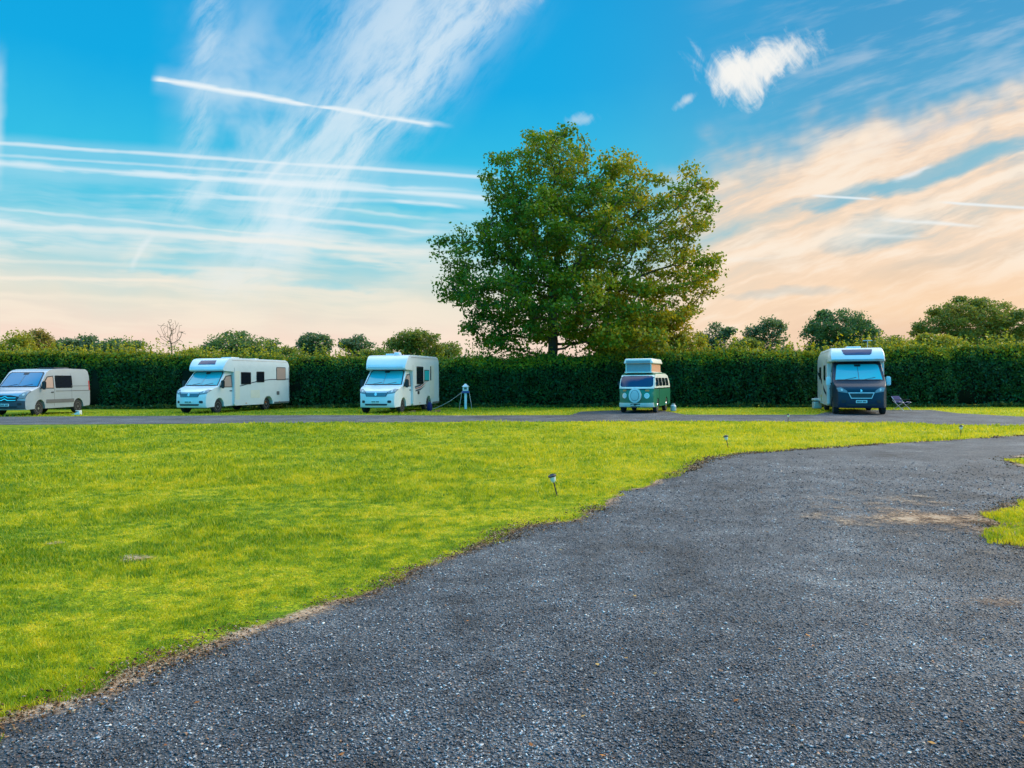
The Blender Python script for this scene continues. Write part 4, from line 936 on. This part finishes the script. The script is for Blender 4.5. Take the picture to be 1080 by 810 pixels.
def make_motorhome_dark():
    r = empty('motorhome', (0, 0, 0), 0, 'motorhome with a dark blue cab, chrome-framed grille and white coach body, furthest right', 'motorhome', 'motorhomes parked before the hedge')
    L, top, half, wb = 7.1, 2.90, 1.17, 4.04
    van_cab(r, [(-1.95, 2.28), (-2.3, 2.28), (-2.3, .5), (-2.25, .33)], 2.28, 1.06, M_navy, wb, 'frame', None, M_skyblind, arch_rear=False,
            nose_front=[(-.06, .28), (-.01, .36), (.0, .62), (-.02, .88), (-.06, 1.06), (-.13, 1.18), (-.40, 1.32), (-.74, 1.43), (-1.10, 1.82), (-1.42, 2.16), (-1.70, 2.26)], ws=(1.48, 2.15))
    n_ = nose_pts(-1.12, 2.26, top, -2.2); S = coach(r, L, top, half, wb, -1.12, n_, .0, M_white, .42)
    common_coach(S, r, L, top, half)
    F_ = S.front(n_[2:]); D = S.side(-1)
    bm_obj('skylight', S.patch([(-.62, 2.62), (-.54, 2.56), (.54, 2.56), (.62, 2.62), (.70, 2.80), (-.70, 2.80)], F_, .02, .014), M_solar, r)
    bm_obj('nose_trim', S.patch([(-1.1, 2.345), (1.1, 2.345), (1.1, 2.38), (-1.1, 2.38)], F_, .01, .006), M_rim, r)
    side_window(S, r, -1, -3.6, 1.45, -2.7, 2.15); side_window(S, r, -1, -5.9, 1.5, -4.9, 2.1); side_window(S, r, 1, -3.5, 1.45, -2.7, 2.1)
    bm_obj('entry_door', S.patch(rrect(-4.45, .60, -3.85, 2.35, .06), D, .012, .006, .4), M_cream, r)
    bm_obj('stripe', S.patch([(-2.3, .9), (-3.4, 1.1), (-5.2, 1.7), (-6.9, 1.9), (-6.9, 1.75), (-5.2, 1.45), (-3.5, .92), (-2.3, .75)], D, .01, .004), M_solar, r)
    bm_obj('stripe', S.patch([(-2.3, .9), (-3.4, 1.1), (-5.2, 1.7), (-6.9, 1.9), (-6.9, 1.75), (-5.2, 1.45), (-3.5, .92), (-2.3, .75)], S.side(1), .01, .004), M_solar, r)
    bm = bmesh.new(); add_box(bm, (-2.9, 0, top + .04), (.7, .6, .09)); bm_obj('roof_hatch', bm, M_white, r, .02)
    bm = bmesh.new(); add_cyl(bm, (-3.5, .7, top), (-3.5, .7, top + .38), .012); add_box(bm, (-3.5, .7, top + .38), (.05, .4, .03)); bm_obj('aerial', bm, M_rim, r)
    return r
place(make_motorhome_dark(), 14.70, 31.9, R(-17.5))

# --- green camper with raised roof
def make_green_camper():
    r = empty('camper_van', (0, 0, 0), 0, 'green and ivory camper van with raised roof and round wheel cover on its nose', 'camper van')
    L, half, wb, fx = 4.45, .86, 2.4, -.95
    fr = [(-.10, .28), (-.03, .36), (.0, .70), (-.02, .95), (-.07, 1.12), (-.13, 1.22), (-.26, 1.45), (-.42, 1.64), (-.60, 1.75)]
    rear = [(-.95, 1.83), (-2.2, 1.87), (-3.6, 1.85), (-L + .28, 1.75), (-L + .10, 1.55), (-L + .02, 1.15), (-L, .8), (-L + .03, .36)]
    low = arch(fx, .37, .29, .33) + arch(fx - wb, .37, .29, .33)
    S = Shape(fr + rear + low[::-1] + [(-.35, .27)], half, bow=.26, bow_len=1.0, nose=.10, nose_len=.6, belt=1.15, tumble=.22)
    bm_obj('body', S.solid(), M_green, r, .025); F_ = S.front(fr)
    # ivory upper body over the green, proud of it
    bm_obj('upper_front', S.patch([(-half, 1.14), (half, 1.14), (half, 1.74), (-half, 1.74)], F_, .02, .006), M_cream, r)
    bm_obj('windscreen', S.patch(rrect(-half * .95, 1.20, half * .95, 1.69, .11), F_, .02, .018), M_blueglass, r)
    bm_obj('belt_trim', S.patch([(-half, 1.12), (half, 1.12), (half, 1.165), (-half, 1.165)], F_, .02, .02), M_cream, r)
    for sg in (-1, 1):
        D = S.side(sg)
        bm_obj('upper_side', S.patch([(-L + .10, 1.14), (-.12, 1.14), (-.30, 1.45), (-.52, 1.68), (-.98, 1.80), (-3.6, 1.82), (-L + .30, 1.72), (-L + .12, 1.5)], D, .02, .006), M_cream, r)
        for x0, x1 in ((-1.25, -.52), (-2.15, -1.38), (-3.08, -2.28), (-3.95, -3.20)):
            w = bm_obj('side_window', S.patch(rrect(x0, 1.24, x1, 1.62, .07), D, .02, .014, .3), M_glass, r)
        bm_obj('belt_trim', S.patch([(-L + .1, 1.12), (-.1, 1.12), (-.1, 1.155), (-L + .1, 1.155)], D, .02, .016), M_chrome, r)
        bm_obj('door_seam', S.patch([(-1.36, .48), (-1.345, .48), (-1.345, 1.7), (-1.36, 1.7)], D, .01, .009), M_black, r)
        bm_obj('door_handle', S.patch(rrect(-1.32, 1.02, -1.18, 1.06, .015), D, .03, .02, .3), M_chrome, r)
        h = bm_obj('headlight', S.patch(ring(sg * half * .66, .80, .105, 20), F_, .03, .03, .3), M_lens_, r)
        bm_obj('rim', S.patch(ring(sg * half * .66, .80, .125, 20), F_, .03, .018, .3), M_chrome, h)
        bm_obj('indicator', S.patch(rrect(sg * half * .66 - .09, 1.0, sg * half * .66 + .09, 1.07, .02), F_, .02, .014, .3), M_orange, r)
        bm_obj('air_vent', S.patch(rrect(sg * half * .42 - .14, 1.06, sg * half * .42 + .14, 1.10, .01), F_, .02, .010, .3), M_black, r)
        mirror(r, -.62, sg * half * .93, 1.36, M_black, sg, .55)
        wheel(r, fx, sg * (half - .02), .325, .18, M_chrome, cap=True); wheel(r, fx - wb, sg * (half - .02), .325, .18, M_chrome, cap=True)
    bm_obj('bumper', S.patch([(-half * 1.02, .31), (half * 1.02, .31), (half * 1.02, .47), (-half * 1.02, .47)], F_, .06, .05), M_cream, r, .02)
    c = bm_obj('spare_wheel_cover', S.patch(ring(0, .80, .31, 32), F_, .13, .15, .3), paint('wheel_cover', (.66, .64, .60, 1), .5), r, .03)
    bm_obj('cover_ring', S.patch(ring(0, .80, .22, 28), F_, .02, .156, .3), M_grey, c)
    bm_obj('cover_disc', S.patch(ring(0, .80, .20, 28), F_, .02, .162, .3), paint('cover_disc', (.56, .54, .52, 1), .5), c)
    p = bm_obj('number_plate', S.patch(rrect(-.24, .34, .24, .44, .01), F_, .02, .058, .3), M_black, r)
    # raised roof
    bm = bmesh.new(); add_box(bm, (-1.95, 0, 2.06), (2.35, 1.22, .46))
    for v in bm.verts:
        if v.co.z > 2: v.co.x = -1.95 + (v.co.x + 1.95) * .96
    cb = bm_obj('roof_canvas', bm, M_canvas2, r, .02)
    bm = bmesh.new(); add_box(bm, (-.765, 0, 2.08), (.02, 1.10, .36)); bm_obj('canvas_front', bm, M_canvas, cb)
    bm = bmesh.new()
    for s_ in (-1, 1): add_box(bm, (-.755, s_ * .58, 2.06), (.04, .05, .46))
    bm_obj('canvas_frame', bm, M_cream, cb)
    bm = bmesh.new(); add_box(bm, (-1.95, 0, 2.40), (2.55, 1.40, .24)); 
    for v in bm.verts:
        if v.co.z > 2.45: v.co.x = -1.95 + (v.co.x + 1.95) * .94; v.co.y *= .90
    bm_obj('roof_lid', bm, M_cream, r, .05)
    bm = bmesh.new(); add_box(bm, (-.66, 0, 2.36), (.02, 1.12, .12)); bm_obj('lid_window', bm, M_canvas, r)
    bm = bmesh.new(); add_box(bm, (-2.0, 0, 1.87), (2.6, 1.3, .06)); bm_obj('gutter', bm, M_cream, r, .02)
    return r
place(make_green_camper(), 5.62, 34.6, R(-21))

# ------------------------------------------------------------------ small things
M_capd = paint('lamp_cap', (.02, .018, .02, 1), .35); M_lens = glass_dark('clear_lens', (.72, .72, .70, 1), .12)
def solar_light(px, py, lean, lab):
    x, y = G(px, py); r = empty('solar_light', (x, y, 0), rng.uniform(-.3, .3), lab, 'garden light', 'solar lights along the driveway edge')
    ax = Matrix.Rotation(lean, 3, 'Y'); P = lambda v: ax @ Vector(v)
    bm = bmesh.new(); add_cyl(bm, P((0, 0, -.02)), P((0, 0, .20)), .009, seg=8); bm_obj('stake', bm, M_black, r)
    def lathe(name, prof, mat):
        bm = bmesh.new(); add_lathe(bm, prof, 18)
        for v in bm.verts: v.co = P(v.co)
        return bm_obj(name, bm, mat, r)
    lathe('lens', [(.012, .185), (.030, .20), (.040, .235), (.044, .262), (.01, .263)], M_lens)
    lathe('cap', [(.02, .262), (.056, .264), (.058, .278), (.045, .292), (.015, .298)], M_capd)
    bm = bmesh.new(); add_box(bm, P((0, 0, .2985)), (.05, .05, .004), ax); bm_obj('solar_panel', bm, M_solar, r)
solar_light(587, 523, R(-14), 'nearest and largest of the small solar stake lights, on the lawn beside the driveway bend')
solar_light(768, 473, R(-12), 'second small solar stake light, on the lawn tip straight ahead of the gravel')
solar_light(1013, 460.5, R(3), 'upright small solar stake light at the right, below the dark-fronted motorhome')
solar_light(831, 445.5, R(2), 'faint small solar stake light furthest away, at the front edge of the back road')

def hookup():
    x, y = G(491, 431.9); r = empty('hookup_post', (x, y, 0), 0, 'white electric hook-up post with a lantern-shaped top beside the shorter motorhome', 'utility post')
    bm = bmesh.new(); add_box(bm, (0, 0, .50), (.13, .11, 1.0)); bm_obj('post', bm, M_white, r, .01)
    bm = bmesh.new(); add_box(bm, (0, 0, .93), (.42, .22, .12)); bm_obj('socket_box', bm, paint('blue_plastic', (.02, .06, .25, 1), .4), r, .02)
    bm = bmesh.new(); add_box(bm, (0, 0, 1.10), (.30, .22, .22)); o = bm_obj('lamp_head', bm, M_white, r, .015)
    bm = bmesh.new(); add_lathe(bm, [(.20, 1.215), (.19, 1.24), (.09, 1.31), (.07, 1.36), (.02, 1.38)], 16); bm_obj('cap', bm, M_white, o)
    bm = bmesh.new(); add_box(bm, (0, -.115, 1.12), (.14, .01, .10)); bm_obj('lamp_lens', bm, M_grey, o)
    for sx in (-1, 1):
        bm = bmesh.new(); add_tube(bm, [(sx * .20, -.05, .90), (sx * .25, -.08, .6), (sx * .30, -.1, .3), (sx * .33, -.1, .01)], .011); bm_obj('hanging_cable', bm, M_rim, r)
    return x, y
hx_, hy_ = hookup()
bm = bmesh.new(); pts = []
for i in range(15):
    t = i / 14; pts.append(Vector((hx_ - .15 - t * 1.55, hy_ - .1 - t * .6, .95 - .9 * t + -.10 * math.sin(t * math.pi))))
add_tube(bm, pts, .013); o = bm_obj('power_cable', bm, paint('cable', (.32, .30, .27, 1), .6), None, label='grey cable drooping from the hook-up post down towards the shorter motorhome', cat='cable')
def simple_thing(name, px, py, lab, cat, parts, rz=0):
    x, y = G(px, py); r = empty(name, (x, y, .006), rz, lab, cat)
    for nm, fn, mat, bv in parts: bm = bmesh.new(); fn(bm); bm_obj(nm, bm, mat, r, bv)
    return r
simple_thing('water_container', 861.5, 431.2, 'pale grey waste water container with a dark lid seam, left of the dark-fronted motorhome', 'container',
    [('body', lambda b: add_box(b, (0, 0, .19), (.40, .34, .36)), paint('pale_plastic', (.50, .50, .46, 1), .6), .04),
     ('lid', lambda b: add_box(b, (0, 0, .47), (.42, .36, .12)), paint('lid_plastic', (.62, .62, .58, 1), .6), .03),
     ('seam', lambda b: add_box(b, (0, 0, .395), (.37, .31, .05)), M_black, 0), ('handle', lambda b: add_tube(b, [(-.12, 0, .53), (-.10, 0, .58), (.10, 0, .58), (.12, 0, .53)], .014), M_grey, 0)])
M_cloth = paint('dark_blue_fabric', (.006, .012, .09, 1), .85, 0, 0)
def chair_frame(b):
    for s_ in (-.28, .28):
        add_tube(b, [(s_, -.30, .01), (s_, .28, .50)], .014); add_tube(b, [(s_, .30, .01), (s_, -.28, .40), (s_, -.05, .42)], .014); add_tube(b, [(s_, .10, .38), (s_, .34, .66)], .014)
simple_thing('camping_chair', 951, 433.2, 'low dark blue folding camping chair beside the dark-fronted motorhome', 'chair',
    [('frame', chair_frame, M_rim, 0), ('seat', lambda b: add_box(b, (0, 0, .38), (.54, .50, .03)), M_cloth, .01),
     ('backrest', lambda b: add_box(b, (0, .24, .54), (.54, .03, .36), Matrix.Rotation(R(-35), 3, 'X')), M_cloth, .01),
     ('armrest', lambda b: add_box(b, (-.29, 0, .52), (.05, .42, .025)), M_black, .008), ('armrest', lambda b: add_box(b, (.29, 0, .52), (.05, .42, .025)), M_black, .008)], R(28))
simple_thing('levelling_block', 80, 437.8, 'small white wedge block on the grass by the rear wheel of the silver van', 'wedge',
    [('wedge', lambda b: [setattr(v, 'co', Vector((v.co.x, v.co.y, .01 if (v.co.z > .1 and v.co.x < 0) else v.co.z))) for v in add_box(b, (.0, 0, .10), (.45, .22, .18))] and None, M_white, .01),
     ('step', lambda b: add_box(b, (.12, 0, .20), (.20, .20, .03)), M_plate, .005)])
for (px, py, lab) in ((432.5, 435.2, 'small orange ramp under the middle of the shorter motorhome'), (459, 434.4, 'small orange ramp on the grass behind the rear wheel of the shorter motorhome')):
    simple_thing('levelling_ramp', px, py, lab, 'ramp',
        [('ramp', lambda b: [setattr(v, 'co', Vector((v.co.x, v.co.y, .01 if (v.co.z > .05 and v.co.x < 0) else v.co.z))) for v in add_box(b, (0, 0, .055), (.50, .20, .10))] and None, paint('orange_ramp', (.42, .14, .05, 1), .6), .006),
         ('tread', lambda b: [add_box(b, (x_, 0, .065 + .05 * x_ / .25), (.03, .19, .012)) for x_ in (0, .08, .16)], M_orange, 0)], R(10))
simple_thing('gas_bottle', 710, 434.2, 'small pale gas bottle standing behind the rear wheel of the green camper', 'gas bottle',
    [('cylinder', lambda b: add_lathe(b, [(.11, .02), (.14, .05), (.14, .26), (.09, .33), (.04, .35)], 16), paint('grey_metal', (.42, .44, .45, 1), .4), 0),
     ('valve', lambda b: add_cyl(b, (0, 0, .34), (0, 0, .42), .035, seg=10), M_black, 0), ('collar', lambda b: add_lathe(b, [(.075, .33), (.08, .40), (.07, .40), (.065, .33)], 14), M_rim, 0)])
simple_thing('equipment_bag', 453, 433.6, 'dark blue bag leaning on the rear wheel of the shorter motorhome', 'bag',
    [('bag', lambda b: add_lathe(b, [(.10, 0), (.14, .08), (.13, .30), (.08, .42), (.04, .46)], 14), M_cloth, 0), ('strap', lambda b: add_tube(b, [(-.05, 0, .45), (0, 0, .56), (.05, 0, .45)], .012), M_black, 0)])
